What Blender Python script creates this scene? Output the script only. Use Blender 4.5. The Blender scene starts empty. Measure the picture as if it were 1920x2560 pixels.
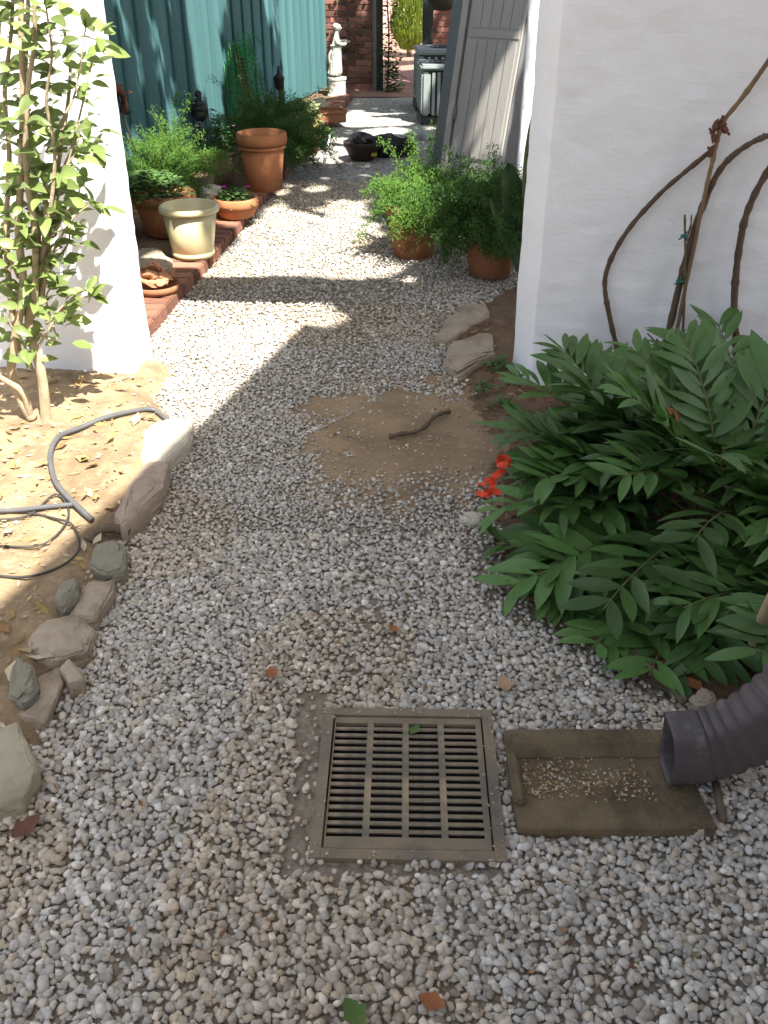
import bpy, bmesh, math, random
import numpy as np
from mathutils import Vector, Matrix, noise
random.seed(7); np.random.seed(7)
R = math.radians
S = bpy.context.scene
COL = S.collection

# ------------------------------------------------------------------ camera, light, exposure
H, F, TH = 1.6, 2351.0, R(31.2)
CT, ST = math.cos(TH), math.sin(TH)
cam_d = bpy.data.cameras.new('camera'); cam = bpy.data.objects.new('camera', cam_d); COL.objects.link(cam)
cam.location = (0, 0, H); cam.rotation_euler = (R(90) - TH, 0, 0)
cam_d.sensor_fit = 'VERTICAL'; cam_d.sensor_height = 24; cam_d.lens = 24 * F / 2560
cam_d.clip_start = .05; cam_d.clip_end = 400
S.camera = cam
SX, SY = .34, .52
SUN = Vector((SX, -SY, 1)).normalized()            # towards the sun
w = bpy.data.worlds.new('World'); S.world = w; w.use_nodes = True
nt = w.node_tree; bg = nt.nodes['Background']
sky = nt.nodes.new('ShaderNodeTexSky'); sky.sky_type = 'NISHITA'; sky.sun_disc = False
sky.sun_elevation = math.asin(SUN.z); sky.sun_rotation = math.atan2(SUN.x, SUN.y)
sky.dust_density = 3.0; sky.air_density = 1.0
hsv = nt.nodes.new('ShaderNodeHueSaturation'); hsv.inputs['Saturation'].default_value = .60   # a hazy, whitish sky
nt.links.new(sky.outputs[0], hsv.inputs['Color']); nt.links.new(hsv.outputs[0], bg.inputs[0]); bg.inputs[1].default_value = .085
sl = bpy.data.lights.new('sun', 'SUN'); sl.energy = 5.0; sl.angle = R(.5); sl.color = (1, .95, .86)
so = bpy.data.objects.new('sun', sl); COL.objects.link(so)
so.rotation_euler = (-SUN).to_track_quat('-Z', 'Y').to_euler(); so.location = (6, -6, 12)
S.view_settings.view_transform = 'Standard'; S.view_settings.look = 'None'
S.view_settings.exposure = 1.78; S.view_settings.gamma = 1; S.view_settings.use_curve_mapping = False
S.render.engine = 'CYCLES'

# ------------------------------------------------------------------ photo geometry helpers (measurements -> real places)
K = 1920 / 1659.0
def ray(x, y):
    a, b = (x * K - 960) / F, (1280 - y * K) / F
    return Vector((a, CT + b * ST, -ST + b * CT))
def G(x, y, z=0.0):
    d = ray(x, y); t = (z - H) / d.z
    return Vector((d.x * t, d.y * t, z))
def PL(x, y, p0, n):                                 # ray with a vertical plane
    d = ray(x, y); o = Vector((0, 0, H)); t = (Vector(p0) - o).dot(n) / d.dot(n)
    return o + d * t
def PY(x, y, Y): return PL(x, y, (0, Y, 0), Vector((0, 1, 0)))
def proj(p):
    dz = p[2] - H; zc = p[1] * CT - dz * ST
    if zc < .05: return (-9999, -9999, zc)
    yc = p[1] * ST + dz * CT
    return ((960 + F * p[0] / zc) / K, (1280 - F * yc / zc) / K, zc)
def inside(x, y, poly):
    r = False; j = len(poly) - 1
    for i in range(len(poly)):
        xi, yi = poly[i][0], poly[i][1]; xj, yj = poly[j][0], poly[j][1]
        if (yi > y) != (yj > y) and x < (xj - xi) * (y - yi) / (yj - yi) + xi: r = not r
        j = i
    return r
def nz(x, y, z=0, s=1): return noise.noise(Vector((x * s, y * s, z * s)))

# ------------------------------------------------------------------ materials
MATS = {}
def M(name, a, b=None, scale=6, rough=.85, bump=0, bscale=60, rnd=0, attr=False, spec=.3, trans=0,
      metallic=0, stretch=(1, 1, 1), dirt=None, dirt_scale=3, dirt_lo=.5, coat=0, bdist=.01, detail=6, world=False):
    if name in MATS: return MATS[name]
    m = bpy.data.materials.new(name); m.use_nodes = True; t = m.node_tree; N = t.nodes; L = t.links
    p = N['Principled BSDF']; p.inputs['Roughness'].default_value = rough
    p.inputs['Specular IOR Level'].default_value = spec; p.inputs['Metallic'].default_value = metallic
    if coat: p.inputs['Coat Weight'].default_value = coat; p.inputs['Coat Roughness'].default_value = .15
    tc = N.new('ShaderNodeTexCoord'); mp = N.new('ShaderNodeMapping'); mp.inputs['Scale'].default_value = stretch
    if world:
        ge = N.new('ShaderNodeNewGeometry'); L.new(ge.outputs['Position'], mp.inputs[0])
    else: L.new(tc.outputs['Object'], mp.inputs[0])
    b = b or tuple(c * .75 for c in a)
    def mix(f, c1, c2, mode='MIX'):
        x = N.new('ShaderNodeMix'); x.data_type = 'RGBA'; x.blend_type = mode
        for i, c in ((0, f), (6, c1), (7, c2)):
            if hasattr(c, 'is_output'): L.new(c, x.inputs[i])
            elif i == 0: x.inputs[0].default_value = c
            else: x.inputs[i].default_value = (*c, 1)
        return x.outputs[2]
    def noi(sc, det=6, rg=.6):
        n = N.new('ShaderNodeTexNoise'); n.inputs['Scale'].default_value = sc; n.inputs['Detail'].default_value = det
        n.inputs['Roughness'].default_value = rg; L.new(mp.outputs[0], n.inputs['Vector']); return n.outputs[0]
    def ramp(v, lo, hi):
        r = N.new('ShaderNodeMapRange'); r.inputs[1].default_value = lo; r.inputs[2].default_value = hi
        L.new(v, r.inputs[0]); return r.outputs[0]
    if attr:
        at = N.new('ShaderNodeAttribute'); at.attribute_name = 'Col'
        g = ramp(noi(scale, detail), .3, .7)
        mm = N.new('ShaderNodeMapRange'); mm.inputs[3].default_value = .78; mm.inputs[4].default_value = 1.15; L.new(g, mm.inputs[0])
        c = N.new('ShaderNodeVectorMath'); c.operation = 'SCALE'; L.new(at.outputs['Color'], c.inputs[0]); L.new(mm.outputs[0], c.inputs['Scale'])
        col = c.outputs[0]
    else:
        col = mix(ramp(noi(scale, detail), .32, .68), a, b)
    if dirt:
        col = mix(ramp(noi(dirt_scale, 8, .65), dirt_lo, dirt_lo + .22), col, dirt)
    if rnd:
        oi = N.new('ShaderNodeObjectInfo'); r = N.new('ShaderNodeMapRange'); r.inputs[3].default_value = 1 - rnd; r.inputs[4].default_value = 1 + rnd
        L.new(oi.outputs['Random'], r.inputs[0])
        c = N.new('ShaderNodeVectorMath'); c.operation = 'SCALE'; L.new(col, c.inputs[0]); L.new(r.outputs[0], c.inputs['Scale']); col = c.outputs[0]
    L.new(col, p.inputs['Base Color'])
    if bump:
        bn = N.new('ShaderNodeBump'); bn.inputs['Strength'].default_value = bump; bn.inputs['Distance'].default_value = bdist
        L.new(noi(bscale, 8, .65), bn.inputs['Height']); L.new(bn.outputs[0], p.inputs['Normal'])
    if trans:
        tr = N.new('ShaderNodeBsdfTranslucent'); L.new(col, tr.inputs[0]); ms = N.new('ShaderNodeMixShader'); ms.inputs[0].default_value = trans
        L.new(p.outputs[0], ms.inputs[1]); L.new(tr.outputs[0], ms.inputs[2]); L.new(ms.outputs[0], N['Material Output'].inputs[0])
    MATS[name] = m
    return m

m_stucco = M('white_stucco', (.84, .86, .89), (.80, .82, .85), 4, .9, .3, 22, dirt=(.70, .685, .65), dirt_scale=2.2, dirt_lo=.62, stretch=(1, 1, 2.2), bdist=.012)
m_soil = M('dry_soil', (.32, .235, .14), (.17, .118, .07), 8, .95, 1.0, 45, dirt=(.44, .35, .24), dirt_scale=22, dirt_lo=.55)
m_soil_dark = M('dark_soil', (.11, .07, .042), (.19, .12, .075), 14, .95, .9, 50, dirt=(.26, .18, .115), dirt_scale=24, dirt_lo=.58)  # a darker brown than the other soil
m_sand = M('sandy_earth', (.33, .235, .145), (.21, .145, .09), 5, .95, 1.0, 70, dirt=(.40, .31, .2), dirt_scale=34, dirt_lo=.55, bdist=.008)
m_gravel = M('gravel_stone', (.4, .4, .4), attr=True, scale=55, rough=.85, bump=.25, bscale=140, spec=.25, bdist=.003)
m_brick = M('red_brick', (.31, .15, .10), (.21, .10, .07), 14, .9, .6, 70, rnd=.35, dirt=(.40, .26, .2), dirt_scale=9, dirt_lo=.6)
m_brick_wall = M('old_wall_brick', (.27, .115, .085), (.17, .075, .06), 9, .92, .5, 60, rnd=.45, dirt=(.36, .27, .23), dirt_scale=7, dirt_lo=.6)
m_mortar = M('mortar', (.36, .31, .27), (.25, .2, .17), 12, .95, .5, 60)
m_terra = M('terracotta', (.44, .19, .085), (.34, .135, .06), 7, .85, .25, 60, dirt=(.52, .33, .2), dirt_scale=5, dirt_lo=.6)
m_terra_dk = M('weathered_terracotta', (.24, .10, .05), (.34, .15, .075), 6, .85, .3, 50, dirt=(.12, .06, .04), dirt_scale=6, dirt_lo=.58)
m_greypot = M('grey_brown_clay', (.19, .145, .10), (.13, .10, .07), 8, .85, .3, 40)
m_yellow = M('yellow_glaze', (.64, .57, .34), (.56, .49, .28), 4, .4, .08, 20, spec=.5, coat=.35, dirt=(.32, .25, .13), dirt_scale=7, dirt_lo=.68)
m_teal = M('teal_painted_board', (.085, .205, .205), (.065, .16, .175), 5, .8, .5, 35, rnd=.14, stretch=(1, 1, .08), dirt=(.045, .10, .105), dirt_scale=9, dirt_lo=.60)
m_teal_dk = M('teal_painted_batten', (.07, .18, .18), (.05, .13, .145), 5, .8, .4, 35, rnd=.12, stretch=(1, 1, .08))
m_grey = M('grey_painted_wood', (.50, .485, .45), (.45, .435, .405), 4, .75, .2, 40, stretch=(1, 1, .15))
m_grey_dk = M('dark_grey_trim', (.21, .215, .22), (.18, .185, .19), 5, .75, .2, 40)
m_gap = M('gap_shade', (.035, .037, .04), (.025, .026, .03), 5, .9, .2, 40)  # shade of the gap by the shed, put into a near-black colour
m_leaf = M('glossy_leaf', (.24, .30, .10), (.14, .21, .055), 20, .4, .1, 60, rnd=.42, spec=.5, trans=.38, dirt=(.30, .31, .08), dirt_scale=3, dirt_lo=.66)
m_cycad = M('cycad_leaf', (.058, .13, .03), (.08, .165, .042), 14, .42, .2, 80, rnd=.4, spec=.5, trans=.16, dirt=(.13, .15, .045), dirt_scale=3, dirt_lo=.68)
m_cycad_brown = M('withered_leaflet', (.27, .12, .04), (.18, .08, .03), 14, .7, .2, 60)
m_rachis = M('frond_stalk', (.14, .13, .05), (.10, .11, .04), 30, .7, .2, 80)
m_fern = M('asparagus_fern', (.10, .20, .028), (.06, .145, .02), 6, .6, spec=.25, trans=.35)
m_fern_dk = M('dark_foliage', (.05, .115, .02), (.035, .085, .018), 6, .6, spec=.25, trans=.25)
m_small = M('small_leaf_plant', (.11, .20, .06), (.07, .14, .035), 9, .55, spec=.3, trans=.3)
m_vari = M('variegated_leaf', (.13, .22, .06), (.36, .40, .20), 25, .5, spec=.3, trans=.3)
m_cyp = M('cypress_foliage', (.22, .30, .03), (.10, .17, .02), 3, .7, trans=.35)
m_treeleaf = M('tree_leaf', (.07, .13, .03), (.05, .10, .02), 4, .6, trans=.3)
m_broad = M('broad_dark_leaf', (.025, .055, .018), (.045, .085, .03), 5, .4, .1, 30, spec=.4, trans=.1)
m_bark = M('pale_bark', (.46, .38, .26), (.28, .22, .14), 18, .9, .7, 60, stretch=(1, 1, .3))
m_vine = M('vine_bark', (.085, .055, .04), (.13, .09, .06), 25, .9, .7, 80, stretch=(1, 1, .35))
m_vine_lt = M('peeling_vine_bark', (.24, .17, .10), (.13, .075, .05), 22, .9, .6, 70, stretch=(1, 1, .35))
m_twig = M('dry_twig', (.16, .12, .085), (.10, .075, .05), 25, .9, .6, 80)
m_knot = M('red_brown_knot', (.16, .065, .04), (.10, .05, .03), 30, .9, .6, 80)
m_stone_tan = M('tan_sandstone', (.41, .34, .26), (.31, .25, .185), 12, .9, 1.0, 45, dirt=(.20, .15, .10), dirt_scale=9, dirt_lo=.53)
m_stone_grey = M('grey_green_stone', (.275, .255, .195), (.19, .178, .135), 14, .9, 1.0, 55, dirt=(.33, .31, .26), dirt_scale=11, dirt_lo=.56)
m_stone_pink = M('pink_brown_stone', (.40, .315, .25), (.28, .21, .16), 10, .9, 1.0, 45, dirt=(.47, .39, .31), dirt_scale=8, dirt_lo=.55)
m_stone_pale = M('pale_limestone', (.58, .53, .44), (.45, .40, .32), 9, .9, .9, 45)
m_stone_olive = M('olive_tan_stone', (.42, .38, .28), (.32, .285, .205), 7, .9, .9, 45, dirt=(.25, .21, .14), dirt_scale=6, dirt_lo=.58)
m_plastic = M('dusty_dark_plastic', (.135, .118, .09), (.075, .072, .066), 9, .75, .3, 60, dirt=(.31, .24, .155), dirt_scale=8, dirt_lo=.40, spec=.35)
m_pit = M('pit_shade_black', (.012, .012, .012), (.008, .008, .008), 5, .95)  # near-black colour stands in for the dark of a deep basin
m_conc = M('mossy_concrete', (.20, .152, .09), (.12, .09, .055), 10, .95, .9, 60, dirt=(.05, .04, .027), dirt_scale=7, dirt_lo=.54)
m_pipe = M('maroon_painted_metal', (.088, .07, .071), (.07, .06, .066), 7, .55, .15, 40, spec=.4, dirt=(.17, .16, .155), dirt_scale=16, dirt_lo=.55)
m_hose = M('grey_black_hose', (.10, .10, .105), (.07, .07, .075), 12, .55, .1, 60, spec=.4)
m_tube = M('thin_black_tube', (.035, .032, .03), (.05, .045, .04), 12, .5)
m_orange = M('fluorescent_orange_tape', (.95, .11, .045), (.90, .085, .035), 8, .5, trans=.15)
m_black = M('black_plastic', (.009, .009, .010), (.014, .014, .015), 12, .5, .4, 30, spec=.35)
m_brownpot = M('dark_brown_pot', (.045, .028, .02), (.03, .02, .015), 8, .6, spec=.3)
m_iron = M('black_iron', (.018, .018, .02), (.035, .033, .033), 20, .6, .3, 50)
m_rust = M('rusty_metal', (.15, .055, .035), (.09, .04, .03), 22, .85, .4, 60)
m_net = M('green_netting', (.02, .30, .06), (.03, .24, .06), 8, .5, trans=.25)
m_tie = M('teal_tie_tape', (.01, .16, .12), (.015, .12, .09), 9, .5)
m_statue = M('pale_cast_stone', (.55, .54, .49), (.44, .43, .38), 14, .85, .4, 50, dirt=(.34, .33, .28), dirt_scale=6, dirt_lo=.62)
m_ac = M('grey_green_enamel', (.25, .29, .28), (.215, .25, .245), 5, .55, spec=.4)
m_ac_dk = M('dark_grille', (.03, .035, .035), (.045, .05, .05), 10, .6)
m_pinkwall = M('pink_brick_house', (.62, .44, .38), (.52, .35, .3), 3, .9, .3, 40)
m_dkwood = M('dark_green_wood', (.022, .03, .026), (.03, .04, .034), 8, .7, .3, 40, stretch=(1, 1, .1))
m_roof = M('roof_shingle', (.12, .11, .10), (.09, .08, .075), 6, .9, .4, 30)
m_house = M('cream_siding', (.50, .48, .44), (.46, .44, .40), 4, .85, .2, 40)
m_litter = M('leaf_litter', (.4, .3, .2), attr=True, scale=40, rough=.85, trans=.12)
m_flower = M('magenta_petal', (.50, .03, .36), (.40, .02, .28), 9, .6, trans=.2)
m_flower_dk = M('dark_red_petal', (.16, .01, .04), (.11, .01, .03), 9, .6)
m_flower_pk = M('pink_petal', (.62, .22, .30), (.5, .15, .22), 9, .6)
m_dryleaf = M('brown_dry_leaf', (.15, .062, .04), (.10, .045, .032), 16, .75, .3, 60)
m_orleaf = M('orange_dry_leaf', (.32, .12, .045), (.22, .085, .035), 16, .75, .3, 60)
m_tanleaf = M('tan_dry_leaf', (.40, .28, .17), (.30, .19, .11), 16, .75, .3, 60)
m_greenleaf = M('fallen_green_leaf', (.06, .13, .025), (.09, .12, .03), 16, .6, .2, 60)
m_white = M('white_plastic', (.75, .75, .73), (.68, .68, .66), 10, .5)
m_clear = M('crumpled_clear_film', (.55, .56, .58), (.3, .31, .33), 30, .2, .6, 40, spec=.8, trans=.3)

# ------------------------------------------------------------------ mesh helpers
ORG = {}                                               # world origin of every parent
def tag(o, label=None, cat=None, group=None, kind=None):
    for k, v in (('label', label), ('category', cat), ('group', group), ('kind', kind)):
        if v: o[k] = v
    return o
def thing(name, loc, label, cat, group=None):
    o = bpy.data.objects.new(name, None); COL.objects.link(o); o.location = loc; o.empty_display_size = .05
    ORG[o.name] = Vector(loc); return tag(o, label, cat, group)
class MB:
    def __init__(s): s.v = []; s.f = []; s.c = []
    def add(s, vs, fs, col=None):
        n = len(s.v); s.v += [tuple(v) for v in vs]; s.f += [tuple(i + n for i in f) for f in fs]
        if col is not None: s.c += [(*col, 1)] * len(vs)
        return s
    def box(s, c, size, rz=0, tilt=None):
        c = Vector(c); a, b, d = (q / 2 for q in size); m = Matrix.Rotation(rz, 3, 'Z')
        if tilt is not None: m = tilt
        vs = [c + m @ Vector((x * a, y * b, z * d)) for x in (-1, 1) for y in (-1, 1) for z in (-1, 1)]
        return s.add(vs, [(0, 1, 3, 2), (4, 6, 7, 5), (0, 4, 5, 1), (2, 3, 7, 6), (0, 2, 6, 4), (1, 5, 7, 3)])
    def prism(s, pts, z0, z1):
        n = len(pts); vs = [(p[0], p[1], z0) for p in pts] + [(p[0], p[1], z1) for p in pts]
        a = sum(pts[i][0] * pts[(i + 1) % n][1] - pts[(i + 1) % n][0] * pts[i][1] for i in range(n))
        fs = [tuple(range(n - 1, -1, -1)), tuple(range(n, 2 * n))] + [(i, (i + 1) % n, n + (i + 1) % n, n + i) for i in range(n)]
        if a < 0: fs = [f[::-1] for f in fs]
        return s.add(vs, fs)
    def tube(s, pts, rad, n=8, col=None):
        pts = [Vector(p) for p in pts]
        if not hasattr(rad, '__len__'): rad = [rad] * len(pts)
        vs, fs = [], []; up = Vector((.13, .21, 1)).normalized()
        for i, p in enumerate(pts):
            t = (pts[min(i + 1, len(pts) - 1)] - pts[max(i - 1, 0)]).normalized()
            a = t.cross(up)
            if a.length < .05: a = t.cross(Vector((1, 0, 0)))
            a.normalize(); b = t.cross(a)
            up = -b if b.dot(up) < 0 else b; a = t.cross(up).normalized(); b = t.cross(a)
            for k in range(n):
                q = 2 * math.pi * k / n; vs.append(p + (a * math.cos(q) + b * math.sin(q)) * rad[i])
        for i in range(len(pts) - 1):
            for k in range(n):
                fs.append((i * n + k, i * n + (k + 1) % n, (i + 1) * n + (k + 1) % n, (i + 1) * n + k))
        fs.append(tuple(range(n - 1, -1, -1))); fs.append(tuple((len(pts) - 1) * n + k for k in range(n)))
        return s.add(vs, fs, col)
    def lathe(s, prof, c, n=36, wob=0, cap=True):
        vs, fs = [], []; c = Vector(c)
        for r, z in prof:
            for k in range(n):
                q = 2 * math.pi * k / n; rr = r * (1 + wob * math.sin(3 * q + z * 9))
                vs.append((c.x + rr * math.cos(q), c.y + rr * math.sin(q), c.z + z))
        for i in range(len(prof) - 1):
            for k in range(n):
                fs.append((i * n + k, i * n + (k + 1) % n, (i + 1) * n + (k + 1) % n, (i + 1) * n + k))
        if cap and prof[0][0] > 0: fs.append(tuple(range(n - 1, -1, -1)))
        if cap and prof[-1][0] > 0: fs.append(tuple((len(prof) - 1) * n + k for k in range(n)))
        return s.add(vs, fs)
    def mesh(s, name, off=(0, 0, 0), smooth=False):
        me = bpy.data.meshes.new(name); ox, oy, oz = off
        me.from_pydata([(x - ox, y - oy, z - oz) for x, y, z in s.v], [], s.f)
        if s.c and len(s.c) == len(s.v):
            a = me.color_attributes.new('Col', 'FLOAT_COLOR', 'POINT'); a.data.foreach_set('color', np.array(s.c, dtype=np.float32).ravel())
        if smooth:
            me.polygons.foreach_set('use_smooth', [True] * len(me.polygons))
            if smooth != True: me.set_sharp_from_angle(angle=R(smooth))
        me.update(); return me
    def build(s, name, mat, parent=None, smooth=False, kind=None, loc=None):
        if parent is not None: off = ORG[parent.name]
        elif loc is not None: off = Vector(loc)
        else: off = Vector((0, 0, 0))
        me = s.mesh(name, off, smooth); me.materials.append(mat)
        o = bpy.data.objects.new(name, me); COL.objects.link(o)
        if parent is not None: o.parent = parent
        elif loc is not None: o.location = loc
        ORG[o.name] = Vector(off)
        if kind: o['kind'] = kind
        return o
def inst(name, me, mat4, parent):                       # a piece that shares mesh data; mat4 in world space
    o = bpy.data.objects.new(name, me); COL.objects.link(o); o.parent = parent
    o.matrix_basis = Matrix.Translation(-ORG[parent.name]) @ mat4
    return o
def smoothpath(pts, n=6):
    pts = [Vector(p) for p in pts]; out = []
    for i in range(len(pts) - 1):
        p0, p1, p2, p3 = pts[max(i - 1, 0)], pts[i], pts[i + 1], pts[min(i + 2, len(pts) - 1)]
        for k in range(n):
            t = k / n; out.append(.5 * ((2 * p1) + (p2 - p0) * t + (2 * p0 - 5 * p1 + 4 * p2 - p3) * t * t + (3 * p1 - p0 - 3 * p2 + p3) * t ** 3))
    out.append(pts[-1]); return out
def bevel(o, w=.004, seg=2):
    bm = bmesh.new(); bm.from_mesh(o.data)
    bmesh.ops.remove_doubles(bm, verts=bm.verts, dist=1e-5)
    bmesh.ops.bevel(bm, geom=bm.edges[:], offset=w, segments=seg, affect='EDGES', clamp_overlap=True)
    bm.to_mesh(o.data); bm.free(); return o
def leaf_mesh(name, L, W, mat, fold=.25, droop=.25, peak=.45, n=6, blunt=.0):
    vs, fs = [], []
    for i in range(n + 1):
        t = i / n
        w = W * .5 * (math.sin(math.pi * t ** (math.log(.5) / math.log(peak))) ** .8 if 0 < t < 1 else (.06 if t == 0 else blunt))
        y = L * t; z = -droop * L * t * t
        vs += [(-w, y, z + fold * w), (0, y, z), (w, y, z + fold * w)]
    for i in range(n):
        a = i * 3; fs += [(a, a + 1, a + 4, a + 3), (a + 1, a + 2, a + 5, a + 4)]
    m = MB(); m.add(vs, fs); me = m.mesh(name, smooth=True); me.materials.append(mat); return me
def orient(p, d, up, sc=1.0):                            # +Y along d, +Z near up
    y = Vector(d).normalized(); x = y.cross(Vector(up))
    if x.length < .02: x = y.cross(Vector((1, .1, 0)))
    x.normalize(); z = x.cross(y)
    return Matrix.Translation(p) @ Matrix((x, y, z)).transposed().to_4x4() @ Matrix.Scale(sc, 4)
def merge_inst(mb, me, m4):
    mb.add([m4 @ v.co for v in me.vertices], [tuple(p.vertices) for p in me.polygons])
def hull_pts(n, sx, sy, sz, rnd=.18, box=.0):
    vs = []
    for i in range(n):
        v = Vector((random.gauss(0, 1), random.gauss(0, 1), random.gauss(0, 1))).normalized()
        if box:
            q = max(abs(v.x), abs(v.y), abs(v.z)); v = v.lerp(v / q, box)
        v *= 1 + random.uniform(-rnd, rnd); vs.append((v.x * sx, v.y * sy, v.z * sz))
    return vs
def hull_mesh(pts, sub=0, bev=0):
    bm = bmesh.new()
    for p in pts: bm.verts.new(p)
    r = bmesh.ops.convex_hull(bm, input=bm.verts)
    dead = [g for g in r['geom_interior'] if isinstance(g, bmesh.types.BMVert)]
    bmesh.ops.delete(bm, geom=dead, context='VERTS')
    if bev:
        bmesh.ops.dissolve_limit(bm, angle_limit=R(14), verts=bm.verts, edges=bm.edges)
        bmesh.ops.bevel(bm, geom=bm.edges[:], offset=bev, segments=2, affect='EDGES', clamp_overlap=True)
    bmesh.ops.triangulate(bm, faces=bm.faces[:])
    bm.verts.ensure_lookup_table(); bm.verts.index_update()
    vs = [tuple(v.co) for v in bm.verts]; fs = [tuple(v.index for v in f.verts) for f in bm.faces]; bm.free()
    return vs, fs

# ------------------------------------------------------------------ ground
LB = [G(-60, 1800), G(70, 1745), G(95, 1600), G(160, 1465), G(235, 1300), G(270, 1180), G(330, 1060), G(395, 960), G(340, 862)]
RB = [G(1900, 1620), G(1600, 1545), G(1430, 1490), G(1270, 1400), G(1120, 1320), G(1060, 1200), G(1075, 1085), G(1040, 940), G(990, 800), G(940, 715), G(1050, 650), G(1130, 612)]
def left_edge(y):
    if y < LB[0].y: return -2.6
    return float(np.interp(y, [p.y for p in LB], [p.x for p in LB]))
def right_edge(y):
    return float(np.interp(y, [p.y for p in RB], [p.x for p in RB]))
def sheet(name, mat, x0, x1, y0, y1, step, zf, keep=None):
    nx = max(1, int((x1 - x0) / step)); ny = max(1, int((y1 - y0) / step)); mb = MB()
    vs = []
    for j in range(ny + 1):
        for i in range(nx + 1):
            x = x0 + (x1 - x0) * i / nx; y = y0 + (y1 - y0) * j / ny; vs.append((x, y, zf(x, y)))
    fs = []
    for j in range(ny):
        for i in range(nx):
            a = j * (nx + 1) + i
            if keep is None or keep(x0 + (x1 - x0) * (i + .5) / nx, y0 + (y1 - y0) * (j + .5) / ny): fs.append((a, a + 1, a + nx + 2, a + nx + 1))
    mb.add(vs, fs); o = mb.build(name, mat, smooth=True, kind='structure'); return o
sheet('ground', m_soil, -80, 80, -40, 140, 20, lambda x, y: -.05)

def grav_mat():
    m = M('gravel_bed', (.30, .25, .19), (.20, .165, .125), 60, .95, .7, 60); t = m.node_tree; N = t.nodes; L = t.links
    p = N['Principled BSDF']; src = p.inputs['Base Color'].links[0].from_socket
    ge = N.new('ShaderNodeNewGeometry'); se = N.new('ShaderNodeSeparateXYZ'); L.new(ge.outputs['Position'], se.inputs[0])
    vo = N.new('ShaderNodeTexVoronoi'); vo.inputs['Scale'].default_value = 48; L.new(ge.outputs['Position'], vo.inputs['Vector'])
    r = N.new('ShaderNodeValToRGB'); r.color_ramp.elements[0].color = (.17, .155, .14, 1); r.color_ramp.elements[1].color = (.50, .48, .45, 1)
    sx = N.new('ShaderNodeSeparateColor'); L.new(vo.outputs['Color'], sx.inputs[0]); L.new(sx.outputs[0], r.inputs[0])
    mr = N.new('ShaderNodeMapRange'); mr.inputs[1].default_value = 6.2; mr.inputs[2].default_value = 7.6; L.new(se.outputs[1], mr.inputs[0])
    mx = N.new('ShaderNodeMix'); mx.data_type = 'RGBA'; L.new(mr.outputs[0], mx.inputs[0]); L.new(src, mx.inputs[6]); L.new(r.outputs[0], mx.inputs[7])
    L.new(mx.outputs[2], p.inputs['Base Color'])
    b = N.new('ShaderNodeBump'); b.inputs['Strength'].default_value = 1; b.inputs['Distance'].default_value = .012; b.invert = True
    L.new(vo.outputs['Distance'], b.inputs['Height']); L.new(b.outputs[0], p.inputs['Normal'])
    return m
m_gbed = grav_mat()
def zpath(x, y): return .012 * nz(x, y, 0, 1.3) + .004 * nz(x, y, 3, 7)
GR = [G(697, 1539), G(1061, 1546), G(1094, 1872), G(672, 1866)]
GRI = [(lambda c: (c.x, c.y))(p.lerp(sum(GR, Vector()) / 4, .10)) for p in GR]
sheet('gravel_path', m_gbed, -1.7, 1.7, -1.0, 12.3, .025, lambda x, y: zpath(x, y) - .004, lambda x, y: not (y < 2.2 and inside(x, y, GRI)))
CX = lambda y: -1.107 + (y - 4.2) * .0926                # right edge of the brick curb
FX = lambda y: -1.08 + (y - 11.0) * .18                  # face of the green fence

def zbedL(x, y):
    d = min(left_edge(y) - x, (y - 1.40) * 1.2)
    return -.03 + .085 * min(1, max(0, (d + .05) / .16)) + .02 * nz(x, y, 0, 3) + .012 * nz(x, y, 1, 11) + .006 * nz(x, y, 5, 30)
sheet('planting_bed', m_soil, -3.4, -.35, 1.3, 3.86, .022, zbedL, lambda x, y: x < left_edge(y) + .06)
def zbedR(x, y):
    d = x - right_edge(y)
    return -.02 + .055 * min(1, max(0, (d + .04) / .2)) + .018 * nz(x, y, 0, 4) + .012 * nz(x, y, 1, 13) + .005 * nz(x, y, 5, 30)
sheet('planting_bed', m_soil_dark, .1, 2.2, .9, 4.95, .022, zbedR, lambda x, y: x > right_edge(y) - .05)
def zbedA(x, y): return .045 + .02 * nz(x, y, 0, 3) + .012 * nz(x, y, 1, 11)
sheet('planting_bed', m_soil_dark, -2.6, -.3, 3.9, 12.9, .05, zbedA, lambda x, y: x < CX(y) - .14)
SAND = [(640, 880), (700, 858), (800, 848), (960, 846), (1075, 862), (1110, 940), (1105, 1000), (1110, 1085), (1040, 1100), (980, 1085), (850, 1075), (770, 1100), (700, 1085), (695, 1000), (715, 950), (690, 900)]
OFFS = ((0, 0), (40, 0), (-40, 0), (0, 26), (0, -26), (24, 14), (-24, -14), (75, 0), (-75, 0), (30, -20), (-30, 20), (0, 50))
def sandf(x, y):
    q = proj((x, y, 0))
    if not (540 < q[0] < 1180 and 800 < q[1] < 1200): return 0.0
    n = nz(x, y, 0, 6) * 85 + nz(x, y, 4, 16) * 50; m = nz(x, y, 8, 7) * 48 + nz(x, y, 5, 18) * 30
    a = sum(inside(q[0] + ox + n, q[1] + oy + m, SAND) for ox, oy in OFFS) / len(OFFS)
    if q[1] > 985: a *= max(.45, 1 - (q[1] - 985) / 120)
    return a
sheet('bare_earth', m_sand, -.8, .75, 2.0, 4.1, .02, lambda x, y: zpath(x, y) - .006 + .011 * sandf(x, y) ** .6 + .004 * nz(x, y, 2, 9) + .004 * nz(x, y, 2, 26), lambda x, y: sandf(x, y) > .04)
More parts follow.
